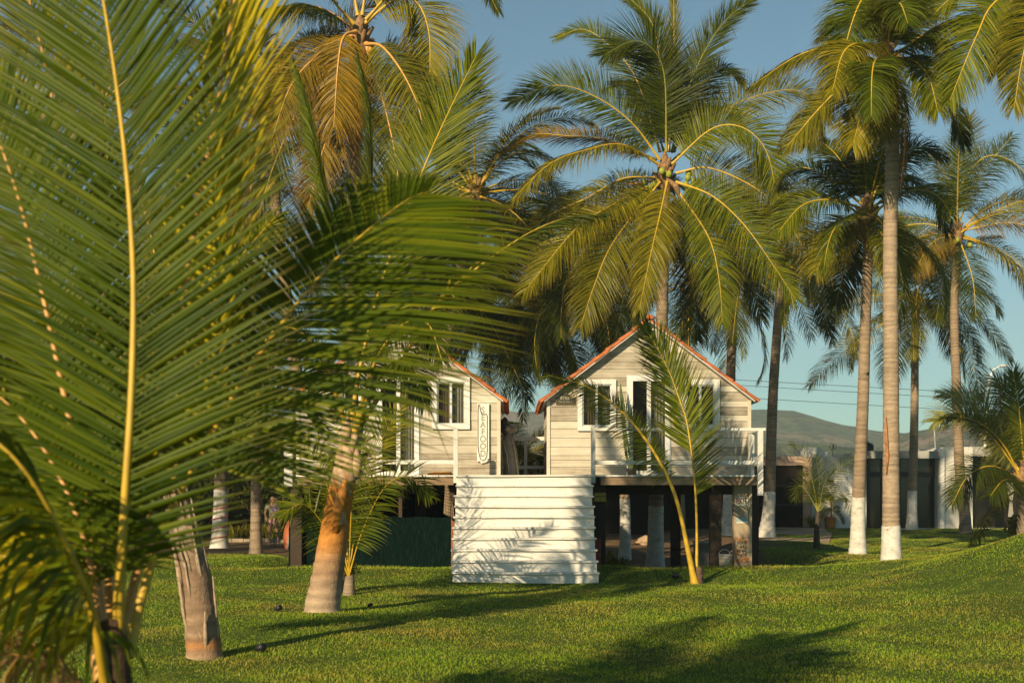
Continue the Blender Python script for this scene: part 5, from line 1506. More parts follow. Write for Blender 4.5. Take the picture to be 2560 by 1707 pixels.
b = MB(); b.box(hx(2168), hx(2346), YH + .48, YH + .546, hz(1192), hz(1178)); b.build("transom", M['darkframe'], gl)
b = MB(); b.box(hx(2346) + .01, hx(2357), YH - .25, YH + 6, Zg, hz(1122)); b.build("pilaster", M['stucco_white'], house, bevel=.01)
b = MB(); b.box(hx(2357) + .004, hx(2430), YH - .1, YH + 6, Zg, hz(1117)); pier = b.build("wall_pier", M['stucco'], house, bevel=.01)
b = MB(); b.box(hx(2376), hx(2382), YH - .2, YH - .104, hz(1236), hz(1224)); b.build("wall_lamp", M['darkframe'], pier)
b = MB(); b.box(hx(2430) + .006, hx(2640), YH - .05, YH + 6, hz(1140), hz(1116)); b.build("roof_edge", M['fascia'], house, bevel=.01)
b = MB(); b.box(hx(2430) + .006, hx(2640), YH + .35, YH + .4, Zg, hz(1140) - .01); gl = b.build("glass_front", M['tinted'], house)
for p in (2434, 2490, 2550, 2610):
    b = MB(); b.box(hx(p) - .04, hx(p) + .04, YH + .3, YH + .347, Zg, hz(1141)); b.build("mullion", M['darkframe'], gl)
b = MB(); b.box(hx(2432), hx(2640), YH + .28, YH + .346, hz(1183), hz(1172)); b.build("transom", M['darkframe'], gl)
b = MB()                                                      # tied curtain
zt, zm, zl = hz(1205), hz(1252), hz(1292)
for i in range(12):
    u0, u1 = i / 12, (i + 1) / 12
    def cpt(u, z, wdt): return (hx(2532) + (u - .5) * wdt, YH + .22 + .03 * math.sin(u * 25), z)
    b.poly([cpt(u0, zt, .42), cpt(u1, zt, .42), cpt(u1, zm, .12), cpt(u0, zm, .12)][::-1])
    b.poly([cpt(u0, zm, .12), cpt(u1, zm, .12), cpt(u1, zl, .26), cpt(u0, zl, .26)][::-1])
b.build("tied_curtain", M['curtain'], gl, True)
b = MB(); b.box(hx(2026), hx(2060), YH + .5, YH + 2.5, hz(1141), hz(1117)); b.box(hx(2060), hx(2076), YH + .5, YH + 2.5, hz(1141), hz(1128)); b.build("roof_parapet", M['stucco_white'], house)
b = MB(); b.box(hx(2053), hx(2085), YH + 2.6, YH + 3.6, hz(1130), hz(1121)); b.build("roof_brickwork", M['brick'], house)
b = MB(); b.box(hx(2430), hx(2640), YH - .3, YH + .3, Zg, Zg + .14); b.box(hx(2166), hx(2346), YH - .25, YH + .5, Zg, Zg + .12); b.build("door_step", M['stucco'], house)
tank = thing("water_tank", "black water tank on the house's flat roof", "tank", (hx(2199), YH + 2, hz(1128)))
b = MB(); b.lathe((hx(2199), YH + 2, hz(1128) - .0), [(0.0, 0), (.30, 0), (.31, .1), (.29, .14), (.31, .2), (.30, .34), (.24, .42), (.1, .46), (.09, .5), (0, .5)], 18); b.build("tank_body", M['black'], tank, True)
b = MB(); b.tube([(hx(2192), YH + 1.7, hz(1127)), (hx(2184), YH + 1.6, hz(1118)), (hx(2176), YH + 1.6, hz(1121)), (hx(2166), YH + 1.6, hz(1126))], .02, 6); b.build("pipe", M['black'], tank, True)
ant = thing("roof_aerial", "wire aerial with two loops on the house roof", "aerial", (hx(2096), YH + 1, hz(1141)))
b = MB()
b.tube([(hx(2096), YH + 1, hz(1141)), (hx(2096), YH + 1, hz(1108))], .012, 5)
for cx_, r in ((2094, .09), (2101, .07)):
    b.tube([(hx(cx_) + r * math.cos(a), YH + 1, hz(1114) + 1.6 * r * math.sin(a)) for a in np.linspace(0, 6.28, 15)], .012, 5)
b.build("aerial_rods", M['black'], ant)
for px, top, lab, mt in ((2361, 1064, "thin white mast on the house's pale pier", 'pvc'),):
    root = thing("roof_mast", lab, "mast", (hx(px), YH + 1.2, hz(1117)))
    b = MB(); b.tube([(hx(px), YH + 1.2, hz(1117)), (hx(px) - .05, YH + 1.2, hz(top))], [.035, .025], 6); b.build("mast", M[mt], root, True)
for k, px in enumerate((2349, 2378, 2384)):
    pass
rod = thing("rebar_rods", "bare steel rods sticking out of the pier's top", "rods", (hx(2380), YH + 1.4, hz(1117)))
b = MB()
for px, tp in ((2378, 1108), (2381, 1106), (2386, 1110), (2410, 1100), (2414, 1104), (2349, 1080)):
    b.tube([(hx(px), YH + 1.4, hz(1122)), (hx(px) + .03, YH + 1.4, hz(tp))], .014, 4)
b.build("rods", M['rust'], rod)

# boundary wall with brown gate
wall = thing("boundary_wall", "long brown boundary wall darkened for tree shade running behind the cabins", "wall", (hx(1500), YH + .5, Zg))
b = MB(); b.box(-16.0, hx(1900), YH + .3, YH + .5, Zg - .6, hz(1165)); b.build("wall_face", M['gate'], wall)  # tree shade is put into this near-black brown
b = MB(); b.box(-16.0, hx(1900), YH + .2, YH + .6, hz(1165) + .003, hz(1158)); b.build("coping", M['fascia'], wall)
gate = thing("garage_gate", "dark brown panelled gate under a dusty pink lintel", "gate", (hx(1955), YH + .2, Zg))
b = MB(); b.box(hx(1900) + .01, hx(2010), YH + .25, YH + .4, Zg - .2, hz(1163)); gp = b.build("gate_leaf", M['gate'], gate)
for py in (1213, 1262):
    b = MB(); b.box(hx(1900) + .02, hx(2009), YH + .22, YH + .247, hz(py) - .025, hz(py) + .025); b.build("gate_rail", M['darkframe'], gp)
b = MB(); b.box(hx(1897), hx(2012), YH + .15, YH + .6, hz(1163) + .003, hz(1140)); b.build("lintel", M['pinkwall'], gate)
b = MB(); b.box(hx(2010) + .004, hx(2030) - .004, YH + .1, YH + .6, Zg - .2, hz(1143)); b.build("brick_pillar", M['brick'], gate)

# driveway slab
b = MB()
pts = [(9.4, 38), (12.0, 48), (13.6, 56.1), (10.2, 56.1), (8.6, 47), (7.2, 40)]
b.poly([(x, y, g(x, y) + .02) for x, y in pts]); o = b.build("driveway", plain("bare_earth_drive", (0.32, 0.23, 0.15), .95, .3, 3, .1)); o["kind"] = "structure"

# orange pot with a plant
M['pot'] = plain("orange_clay", (0.55, 0.19, 0.04), .7, .15, 4, .25)
xq, yq = hx(2070), YH - .5
root = thing("plant_pot", "orange clay pot with a drooping plant against the pale wall", "pot", (xq, yq, Zg + .1))
b = MB(); b.lathe((xq, yq, Zg + .08), [(0, 0), (.17, 0), (.20, .25), (.225, .47), (.235, .48), (.235, .54), (.2, .54), (.19, .48), (0, .47)], 22); b.build("pot", M['pot'], root, True)
random_fronds(root, Vector((xq, yq, Zg + 1.25)), 9, .9, 71, leaf=.3, n=26, mats=('leaf_dark', 'leaf'), width=.03, rr=.01, base_r=.02)
b = MB(); b.tube([(xq, yq, Zg + .5), (xq + .03, yq, Zg + .9), (xq, yq, Zg + 1.3)], .03, 6); b.build("stem", M['fibre'], root, True)

def blades(root, c, n, h, spread, wd, mat, seed, name="leaf_clump", arch=.35):
    rng = np.random.default_rng(seed)
    a = rng.uniform(0, 2 * np.pi, n); ln = h * rng.uniform(.6, 1.1, n)
    ox = rng.normal(0, spread, (n, 2))
    out = np.stack([np.cos(a), np.sin(a)], 1); lean = rng.uniform(.1, .7, n)
    sd = np.stack([-np.sin(a), np.cos(a), 0 * a], 1)
    P0 = np.stack([c[0] + ox[:, 0], c[1] + ox[:, 1], np.full(n, c[2])], 1)
    V = []
    for u, w_ in ((0, .6), (.4, 1), (.75, .7), (1, .05)):
        p = P0 + np.concatenate([out * (lean * u + arch * u * u)[:, None], (u * (1 - .25 * u * lean))[:, None]], 1) * ln[:, None]
        V += [p - sd * wd * w_ / 2, p + sd * wd * w_ / 2]
    V = np.stack(V, 1).reshape(-1, 3)
    st = np.arange(n)[:, None] * 8
    Q = np.concatenate([np.concatenate([st + 2 * k, st + 2 * k + 1, st + 2 * k + 3, st + 2 * k + 2], 1) for k in range(3)])
    al = np.tile(np.repeat([0, .4, .75, 1.0], 2), n)
    return link(name, np_mesh(name, V, Q, [M[mat]], False, {"along": al}), root)

def bush(name, label, cat, c, r, n, mat, seed, leafsize=.12, group=None, stem=True):
    rng = np.random.default_rng(seed)
    root = thing(name, label, cat, c, group)
    th = rng.uniform(0, 2 * np.pi, n); cz = rng.uniform(-.35, 1, n); rr = rng.random(n) ** .4
    lump = 1 + .22 * np.sin(3 * th + seed) + .18 * np.sin(5 * th + 7 * cz + seed)
    s = np.sqrt(np.clip(1 - cz ** 2, 0, 1))
    C = np.stack([np.cos(th) * s * r[0] * rr * lump, np.sin(th) * s * r[1] * rr * lump, cz * r[2] * rr * lump + r[2] * .55], 1) + np.array(c)
    d1 = unit(rng.normal(0, 1, (n, 3))); d2 = unit(np.cross(d1, rng.normal(0, 1, (n, 3))))
    L = leafsize * rng.uniform(.6, 1.3, n)[:, None]
    V = np.stack([C - d1 * L, C + d2 * L * .35, C + d1 * L, C - d2 * L * .35], 1).reshape(-1, 3)
    Q = np.arange(n * 4).reshape(-1, 4)
    link("foliage", np_mesh("foliage", V, Q, [M[mat]], False, {"along": np.tile([0, .5, .9, .5], n)}), root)
    if stem:
        b = MB()
        for k in range(5):
            a = k * 1.3 + seed
            b.tube([c, (c[0] + .3 * r[0] * math.cos(a), c[1] + .3 * r[1] * math.sin(a), c[2] + r[2] * .6), (c[0] + .6 * r[0] * math.cos(a), c[1] + .6 * r[1] * math.sin(a), c[2] + r[2] * 1.1)], [.05 * r[0] + .015, .03 * r[0] + .01, .008], 6)
        b.build("stem", M['fibre'], root, True)
    return root
# agave beside the gate, croton at the right edge
xq = hx(2026)
root = thing("spiky_plant", "spiky green plant at the foot of the brick pillar", "plant", (xq, YH - .4, Zg + .1)); blades(root, (xq, YH - .4, Zg + .05), 40, .8, .05, .06, 'leaf_olive', 3)
xq = PX(2552, 44); zq = g(xq, 44)
root = bush("croton_shrub", "yellow and red leaved shrub at the right edge by the house", "shrub", (xq, 44, zq), (.42, .42, .55), 260, 'leaf_gold', 6, .16)

# hedge and bushes far left, leaves darkened for shade, behind the blurred fronds
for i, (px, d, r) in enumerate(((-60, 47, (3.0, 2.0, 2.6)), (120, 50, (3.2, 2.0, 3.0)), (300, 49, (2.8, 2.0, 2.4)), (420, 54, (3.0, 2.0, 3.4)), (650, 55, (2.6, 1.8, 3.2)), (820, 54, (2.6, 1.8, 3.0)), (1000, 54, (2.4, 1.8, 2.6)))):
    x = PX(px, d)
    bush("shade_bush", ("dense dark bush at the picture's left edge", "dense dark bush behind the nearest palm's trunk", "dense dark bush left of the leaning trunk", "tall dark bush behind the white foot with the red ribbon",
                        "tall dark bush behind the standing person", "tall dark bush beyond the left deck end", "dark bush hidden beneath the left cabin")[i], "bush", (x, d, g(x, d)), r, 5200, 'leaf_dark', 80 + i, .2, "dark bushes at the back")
# flower bed plants behind the person
bed = thing("garden_kerb", "low stone kerb along the planted bed behind the standing person", "kerb", (PX(640, 47), 47, g(PX(640, 47), 47)))
b = MB(); x = PX(530, 47)
rng = random.Random(2)
while x < PX(745, 47):
    wd = rng.uniform(.25, .5); b.col = rng.random()
    z = g(x, 47); b.box(x, x + wd - .01, 46.9, 47.15, z - .1, z + rng.uniform(.10, .15)); x += wd
b.build("kerb_stones", plain("kerb_stone", (0.30, 0.24, 0.17), .95, .3, 4), bed, bevel=.02)
rng = random.Random(12)
for i in range(12):
    px = 575 + i * 12.5 + rng.uniform(-3, 3)
    d = 47.9 + rng.uniform(-.3, .5); x = PX(px, d); z = g(x, d)
    root = thing("lily_plant", "upright strap-leaved plant in the bed behind the standing person", "plant", (x, d, z), "strap-leaved plants in the bed")
    blades(root, (x, d, z), 16, .75, .05, .05, 'leaf_olive' if i % 3 else 'leaf', 500 + i, arch=.15)
# red ribbon round the white foot
d = 43.0
root = thing("red_ribbon", "red ribbon wound in a spiral round the white palm foot", "ribbon", (PX(548, d), d, g(PX(548, d), d)))
b = MB(); rr_ = .24
x0_, z0_ = PX(548, d), g(PX(548, d), d)
pts = []
for k in range(90):
    a = k * .30; h = .12 + k * .0155
    fl = 1 + .38 * math.exp(-h / .45)
    xx = x0_ + (PX(552, d) - x0_) * min(1, h / 1.6)
    r = (rr_ * fl - .0) * 1.09
    pts.append((xx + r * math.cos(a), d + r * math.sin(a), z0_ + h))
b.tube(pts, .016, 5); b.build("ribbon", plain("red_cloth", (0.45, 0.05, 0.03), .7), root, True)

# ------------------------------------------------------------------ things on and under the deck
DT = DZ
# leaning surfboard with cover and bundled cloth in the gap
yG = 29.2
root = thing("leaning_board", "grey pointed board bag leaning upright in the gap between the cabins", "board", (PX(1283, yG), yG, DT))
b = MB()
prof = [(1262, 1298, 1187), (1259, 1297, 1160), (1256, 1293, 1130), (1254, 1288, 1105), (1257, 1282, 1088), (1264, 1275, 1078)]
for (a0, a1, z0_), (b0, b1, z1_) in zip(prof[:-1], prof[1:]):
    th0, th1 = .05, .045
    yl0 = yG + (1187 - z0_) * .004; yl1 = yG + (1187 - z1_) * .004
    m0, m1 = (a0 + a1) / 2, (b0 + b1) / 2
    A = [(PX(a0, yG), yl0, PZ(z0_, yG)), (PX(m0, yG), yl0 - th0, PZ(z0_, yG)), (PX(a1, yG), yl0, PZ(z0_, yG)), (PX(m0, yG), yl0 + th0, PZ(z0_, yG))]
    B = [(PX(b0, yG), yl1, PZ(z1_, yG)), (PX(m1, yG), yl1 - th1, PZ(z1_, yG)), (PX(b1, yG), yl1, PZ(z1_, yG)), (PX(m1, yG), yl1 + th1, PZ(z1_, yG))]
    b.faces(A + B, [(i, (i + 1) % 4, 4 + (i + 1) % 4, 4 + i) for i in range(4)])
b.build("board_body", plain("grey_board_cloth", (0.27, 0.25, 0.21), .8, .15, 6), root, True)
b = MB(); b.tube([(PX(p, yG), yG - .02 + (1187 - q_) * .004, PZ(q_, yG)) for p, q_ in ((1274, 1186), (1268, 1140), (1258, 1100))], .012, 5)
b.tube([(PX(p, yG), yG - .035 + (1187 - q_) * .004, PZ(q_, yG)) for p, q_ in ((1295, 1186), (1288, 1130), (1279, 1092))], .010, 5)
b.build("piping", M['cream'], root, True)
root = thing("bundled_tarp", "dark crumpled tarp bundle on top of the grey leaning board", "tarp", (PX(1268, yG), yG + .3, PZ(1085, yG)))
def crumple(c, r, n, seed):
    rng = np.random.default_rng(seed); bm = bmesh.new(); bmesh.ops.create_icosphere(bm, subdivisions=3, radius=1)
    ph = rng.uniform(0, 6, 8)
    for v in bm.verts:
        k = 1 + .18 * math.sin(5 * v.co.x + ph[0]) + .15 * math.sin(7 * v.co.z + ph[1] + 3 * v.co.y) + .1 * math.sin(11 * v.co.y + ph[2])
        v.co = Vector((c[0] + v.co.x * r[0] * k, c[1] + v.co.y * r[1] * k, c[2] + v.co.z * r[2] * k))
    me = bpy.data.meshes.new(n); bm.to_mesh(me); bm.free()
    me.polygons.foreach_set("use_smooth", [True] * len(me.polygons))
    return me
me = crumple((PX(1259, yG), yG + .3, PZ(1063, yG)), (.14, .15, .16), "dark_fold", 3); me.materials.append(plain("dark_tarp", (0.045, 0.04, 0.045), .7, .3, 8)); link("dark_fold", me, root)
me = crumple((PX(1277, yG), yG + .2, PZ(1070, yG)), (.14, .12, .075), "pale_fold", 5); me.materials.append(plain("pale_tarp", (0.30, 0.25, 0.20), .7, .3, 8)); link("pale_fold", me, root)
# dry leaves / orange cloth on the deck
me = crumple((PX(1103, 27.5), 27.5, DT + .03), (.26, .14, .045), "orange_cloth", 9); me.materials.append(plain("orange_cloth", (0.42, 0.19, 0.05), .9, .3, 12))
o = link("orange_cloth", me); set_props(o, "crumpled orange cloth lying on the deck behind the low left rail", "cloth")
# tall cactus beside the door
yK = 27.85
root = thing("tall_cactus", "thin two-stemmed cactus between the right cabin's window and door", "cactus", (PX(1565, yK), yK, DT))
M['cactus'] = plain("cactus_skin", (0.085, 0.115, 0.045), .7, .3, 8)
def rib_stem(path, r):
    b = MB(); R_, L_ = resample(path, 26)
    n = 16; vv = []
    for i, p in enumerate(R_):
        k = r * (1 if i < 23 else (.85, .6, .2)[i - 23])
        for a in range(n):
            q_ = k * (1.0 if a % 2 else .78); an = a * 2 * math.pi / n
            vv.append((p[0] + q_ * math.cos(an), p[1] + q_ * math.sin(an), p[2]))
    ff = [(i * n + a, i * n + (a + 1) % n, (i + 1) * n + (a + 1) % n, (i + 1) * n + a) for i in range(25) for a in range(n)]
    b.faces(vv, ff); return b
rib_stem([P(1577, 1186, yK), P(1565, 1130, yK), P(1557, 1050, yK), P(1553, 990, yK), P(1551, 958, yK)], .032).build("stem", M['cactus'], root)
rib_stem([P(1582, 1186, yK - .05), P(1571, 1120, yK - .05), P(1561, 1060, yK - .05), P(1556, 985, yK - .05)], .028).build("stem", M['cactus'], root)
b = MB(); b.lathe((PX(1579, yK), yK - .02, DT), [(0, 0), (.09, 0), (.11, .13), (.12, .16), (.1, .16), (.09, .12), (0, .12)], 16); b.build("pot", M['black'], root, True)
# buckets
M['bucket'] = plain("dirty_cream_plastic", (0.50, 0.42, 0.33), .55, .25, 7, .3)
M['bucket_white'] = plain("white_plastic", (0.66, 0.64, 0.60), .5, .1, 7, .3)
def bucket(label, px, py, d, r, h, mat):
    x = PX(px, d); z = g(x, d)
    root = thing("bucket", label, "bucket", (x, d, z), "buckets by the post")
    b = MB(); b.lathe((x, d, z), [(0, 0), (r * .86, 0), (r * .93, h * .55), (r * .94, h * .7), (r * 1.0, h * .71), (r * 1.0, h * .77), (r * .95, h * .78), (r * .97, h * .86), (r * 1.03, h * .87), (r * 1.03, h * .93), (r * .98, h * .94), (r * 1.0, h), (r * .95, h), (r * .82, .02), (0, .02)], 24)
    b.build("bucket_body", M[mat], root, True)
    b = MB(); b.tube([(x + r * math.cos(a), d - .02 * math.sin(a), z + h * .9 + .13 * math.sin(a)) for a in np.linspace(0, math.pi, 13)], .006, 5); b.build("handle", M['alu'], root, True)
    return root
bucket("dirty cream bucket with wire handle left of the signed post", 1811, 1418, 27.2, .125, .29, 'bucket')
rb = bucket("white bucket half hidden behind the signed post with a blue and yellow wrapper", 1836, 1418, 27.7, .125, .33, 'bucket_white')
xw = PX(1829, 27.5); zw = g(xw, 27.5)
b = MB(); b.box(xw - .055, xw + .07, 27.50, 27.525, zw, zw + .17); w1 = b.build("wrapper", plain("yellow_wrapper", (0.62, 0.47, 0.04), .4), rb, bevel=.008)
b = MB(); b.prism([(xw - .06, zw + .04), (xw - .02, zw + .178), (xw - .062, zw + .178)], 27.492, 27.498); b.build("wrapper_print", plain("teal_print", (0.02, 0.25, 0.27), .4), w1)
# red board by the stairs, dark cabinet, pipe
root = thing("red_board", "dull red panel leaning on the dark post right of the stairs", "panel", (PX(1497, 27.25), 27.25, .1))
b = MB(); b.prism([(PX(1490, 27.2), PZ(1440, 27.2)), (PX(1502, 27.2), PZ(1440, 27.2)), (PX(1503, 27.2), PZ(1345, 27.2)), (PX(1489, 27.2), PZ(1345, 27.2))], 27.2, 27.25); b.build("panel", plain("dull_red_paint", (0.22, 0.035, 0.02), .7), root, bevel=.01)
root = thing("storage_box", "grey storage box standing in the shade beneath the right cabin", "box", (PX(1755, 30), 30, g(PX(1755, 30), 30)))
x = PX(1755, 30); z = g(x, 30)
b = MB(); b.box(x - .16, x + .16, 29.9, 30.3, z + .12, z + .85); b.build("box_body", plain("grey_box", (0.12, 0.12, 0.11), .6), root, bevel=.015)
b = MB(); b.box(x - .18, x + .18, 29.88, 30.32, z + .853, z + .9); b.build("lid", plain("pale_lid", (0.35, 0.33, 0.28), .6), root, bevel=.01)
for sx in (-.12, .12):
    b = MB(); b.box(x + sx - .03, x + sx + .03, 29.95, 30.2, z - .02, z + .118); b.build("foot", M['black'], root)
# stones and logs lying in the sun beyond the house
rng = random.Random(31)
for i, (px, py, d, r) in enumerate(((1615, 1338, 45, (.35, .25, .2)), (1770, 1378, 36, (.28, .2, .14)), (1750, 1370, 36.5, (.22, .2, .2)))):
    x = PX(px, d); z = g(x, d)
    me = crumple((x, d, z + r[2] * .5), r, "rock", 20 + i); me.materials.append(plain("tan_rock", (0.34, 0.24, 0.15), .95, .3, 5))
    o = link("rock", me); set_props(o, ("tan rock lying in the sun between the white trunks", "flat tan rock behind the young palm's yellow stalks", "rounded tan rock behind the young palm's yellow stalks")[i], "rock", "rocks under the cabins")
# leafy plants in the shade right of the stairs
x = PX(1535, 29.0); z = g(x, 29.0)
bush("leafy_plant", "broad-leaved dark plant in the shade right of the staircase", "plant", (x, 29.0, z), (.38, .3, .42), 130, 'leaf', 91, .14)
# clipped ball shrub in black pot behind the orange trunk
x = PX(865, 22.6); z = g(x, 22.6)
root = bush("ball_shrub", "small round clipped shrub in a black pot behind the orange-sheathed trunk", "shrub", (x, 22.6, z + .26), (.2, .2, .22), 900, 'leaf_olive', 95, .035)
b = MB(); b.lathe((x, 22.6, z), [(0, 0), (.11, 0), (.14, .22), (.15, .23), (.15, .26), (.12, .26), (0, .25)], 18); b.build("pot", M['black'], root, True)
# garden spotlights on the lawn
def spot(label, px, py, d, s=1.0):
    x = PX(px, d); z = g(x, d)
    root = thing("garden_spotlight", label, "lamp", (x, d, z), "black garden spotlights on the lawn")
    b = MB(); b.tube([(x, d, z - .05), (x, d, z + .05 * s)], .012 * s, 6); b.build("stake", M['black'], root)
    b = MB(); b.tube([(x - .07 * s, d + .02, z + .045 * s), (x - .045 * s, d + .01, z + .065 * s), (x + .05 * s, d - .02, z + .10 * s), (x + .055 * s, d - .022, z + .102 * s)], [.03 * s, .05 * s, .058 * s, .05 * s], 12); b.build("lamp_head", M['black'], root, True)
spot("black garden spotlight on the lawn left of the orange-sheathed trunk", 696, 1530, 18.7, .7)
spot("black garden spotlight in the shadow just right of the leaning sheathed trunk", 652, 1632, 14.0, .75)
spot("black garden spotlight in the shadow right of the orange-sheathed trunk", 925, 1511, 19.8, .5)
spot("black garden spotlight on the lawn left of the young palm's yellow stalks", 1690, 1450, 25.0, .9)

# chair near the person, orange and white surfboard
d = 43.0
x = PX(706, d); z = g(x, d)
root = thing("garden_chair", "black metal chair with green seat in front of the standing person", "chair", (x, d, z))
M['blackmetal'] = plain("black_metal", (0.012, 0.012, 0.012), .4, .1, 5, .5, bump=0)
for sx, sy, h in ((-.22, -.2, .44), (.22, -.2, .44), (-.22, .2, .44), (.22, .2, .44)):
    b = MB(); b.tube([(x + sx * 1.1, d + sy * 1.1, z), (x + sx, d + sy, z + h)], .016, 6); b.build("leg", M['blackmetal'], root)
b = MB(); b.box(x - .23, x + .23, d - .22, d + .22, z + .44, z + .475); b.build("seat", plain("green_seat", (0.03, 0.09, 0.03), .6), root, bevel=.01)
b = MB()
for sx in (-.22, .22): b.tube([(x + .22, d + sx, z + .45), (x + .34, d + sx, z + .95)], .016, 6)
for k in (.6, .75, .93): b.tube([(x + .22 + .24 * (k - .45), d - .22, z + k), (x + .22 + .24 * (k - .45), d + .22, z + k)], .012, 6)
b.build("backrest", M['blackmetal'], root)
d = 41.0
root = thing("upright_surfboard", "orange and white surfboard standing on edge at the deck's left end", "surfboard", (PX(722, d), d, g(PX(722, d), d)))
b = MB(); rows = 14
for half, nm, mt in ((-1, "orange_half", plain("orange_board", (0.42, 0.12, 0.05), .35, .1, 4, .5)), (1, "white_half", plain("pale_board", (0.40, 0.40, 0.38), .35, .1, 4, .5))):
    b = MB(); vv = []
    for i in range(rows + 1):
        u = i / rows; w_ = .17 * math.sin(math.pi * (u * .92 + .04)) ** .6; zz_ = g(PX(722, d), d) + u * 1.0 + .0
        xx = PX(722, d) + .12 * (u - .5)
        vv += [(xx, d - .03, zz_), (xx + half * w_, d, zz_), (xx, d + .03, zz_)]
    ff = []
    for i in range(rows):
        for k in range(2): ff.append((i * 3 + k, i * 3 + k + 1, i * 3 + k + 4, i * 3 + k + 3))
    b.faces(vv, ff); b.build(nm, mt, root, True)

# ------------------------------------------------------------------ power lines and street lamp
def wire(label, a, c, sag, r=.016):
    b = MB(); pts = []
    for k in range(41):
        u = k / 40; p = Vector(a).lerp(Vector(c), u); p.z -= sag * 4 * u * (1 - u); pts.append(p)
    b.tube(pts, r, 5)
    o = b.build("power_line", M['black']); set_props(o, label, "cable", (0, 0, 0) and None); o["group"] = "power lines behind the palms"
dW = 82.0
for lab, y0_, y1_ in (("topmost power line crossing the sky behind the palms", 905, 995), ("middle power line crossing the sky behind the palms", 913, 1013), ("lowest power line crossing the sky behind the palms", 945, 1042)):
    wire(lab, P(1150 - 900, y0_ - 64, dW), P(2560 + 700, y1_ + 25, dW), .35)
root = thing("street_lamp", "slender white curved street lamp rising behind the house", "street lamp", (PX(2462, 70), 70, 0))
b = MB(); b.tube([P(2462, 1140, 70) - Vector((0, 0, 2.6)), P(2463, 1080, 70), P(2467, 1000, 70), P(2473, 950, 70), P(2482, 925, 70), P(2500, 915, 70)], [.10, .08, .06, .05, .045, .04], 8); b.build("lamp_pole", M['stucco_white'], root, True)
b = MB(); b.box(PX(2498, 70), PX(2520, 70), 69.85, 70.15, PZ(917, 70), PZ(912, 70)); b.build("lamp_head", M['alu'], root, bevel=.03)

# ------------------------------------------------------------------ the two people
def skin(name, joints, bones, mat_list, parent=None, sub=2, root=0):
    me = bpy.data.meshes.new(name)
    me.from_pydata([j[0] for j in joints], bones, [])
    for m in mat_list: me.materials.append(m)
    o = link(name, me, parent)
    md = o.modifiers.new("skin", 'SKIN'); md.use_smooth_shade = True
    sv = me.skin_vertices[0].data if me.skin_vertices else None
    if sv is None:
        bm = bmesh.new(); bm.from_mesh(me); bm.verts.layers.skin.verify(); bm.to_mesh(me); bm.free()
        sv = me.skin_vertices[0].data
    for i, j in enumerate(joints):
        r = j[1]; sv[i].radius = (r, r) if not isinstance(r, tuple) else r
        sv[i].use_root = (i == root)
    s = o.modifiers.new("sub", 'SUBSURF'); s.levels = sub; s.render_levels = sub
    return o
SKIN = plain("skin", (0.42, 0.23, 0.14), .55, .08, 6, .3, bump=0)
HAIR = plain("dark_hair", (0.035, 0.02, 0.012), .6, .3, 30)
def hand(parent, w, dirn, side):
    """palm and five bent fingers hanging from wrist w"""
    d_ = Vector(dirn).normalized(); sd = Vector((1, 0, 0)) * side
    j = [(w, .024), (w + d_ * .05, (.034, .016)), (w + d_ * .085, (.036, .015))]; bn = [(0, 1), (1, 2)]
    for k, (off, ln) in enumerate(((-.03, .065), (-.01, .075), (.011, .07), (.03, .055))):
        p0 = w + d_ * .085 + Vector((0, off, 0)); p1 = p0 + d_ * ln * .55 + sd * .01; p2 = p1 + d_ * ln * .45 + sd * .025
        i = len(j); j += [(p0, .009), (p1, .0085), (p2, .007)]; bn += [(2, i), (i, i + 1), (i + 1, i + 2)]
    p0 = w + d_ * .04 + Vector((0, -.035, 0)); i = len(j)
    j += [(p0, .011), (p0 + d_ * .03 + Vector((0, -.02, 0)), .010), (p0 + d_ * .06 + Vector((0, -.02, 0)) + sd * .01, .008)]; bn += [(1, i), (i, i + 1), (i + 1, i + 2)]
    return j, bn

d = 43.5
ax = PX(683, d); az_ = g(ax, d)
def A(x, y, z): return Vector((ax + x, d + y, az_ + z))
adult = thing("person", "person standing barefoot in pink shorts with a child held on the hip", "person", (ax, d, az_), "the two people at the back")
J = [(A(0, 0, .93), .145), (A(0, 0, 1.08), .125), (A(-.01, -.01, 1.25), .15), (A(-.01, 0, 1.38), .13), (A(-.01, -.01, 1.46), .055), (A(-.01, -.03, 1.54), .07), (A(-.01, -.035, 1.62), .088), (A(-.01, -.03, 1.69), .06)]
B = [(i, i + 1) for i in range(7)]
def chain(start, pts):
    k = start
    for p in pts:
        J.append(p); B.append((k, len(J) - 1)); k = len(J) - 1
    return k
chain(0, [(A(-.10, 0, .84), .095), (A(-.13, -.02, .5), .062), (A(-.135, .0, .46), .058), (A(-.15, .03, .12), .038), (A(-.15, .03, .05), .04), (A(-.16, -.11, .025), .032)])
chain(0, [(A(.10, 0, .84), .095), (A(.13, -.01, .5), .062), (A(.135, .01, .46), .058), (A(.15, .06, .12), .038), (A(.15, .06, .05), .04), (A(.17, -.07, .025), .032)])
lw = chain(3, [(A(-.19, 0, 1.36), .058), (A(-.27, -.04, 1.12), .042), (A(-.27, -.05, 1.09), .042), (A(-.20, -.13, .92), .03)])
rw = chain(3, [(A(.17, 0, 1.36), .058), (A(.25, -.06, 1.12), .044), (A(.24, -.08, 1.09), .042), (A(.08, -.22, 1.06), .03)])
for wj, dr_, sd in ((lw, (.25, -.2, -1), 1), (rw, (-1, -.1, .1), 1)):
    hj, hb = hand(None, J[wj][0], dr_, sd); off = len(J)
    J += hj[1:]; B += [((wj if a == 0 else a - 1 + off), b_ - 1 + off) for a, b_ in hb]
skin("body", J, B, [SKIN], adult)
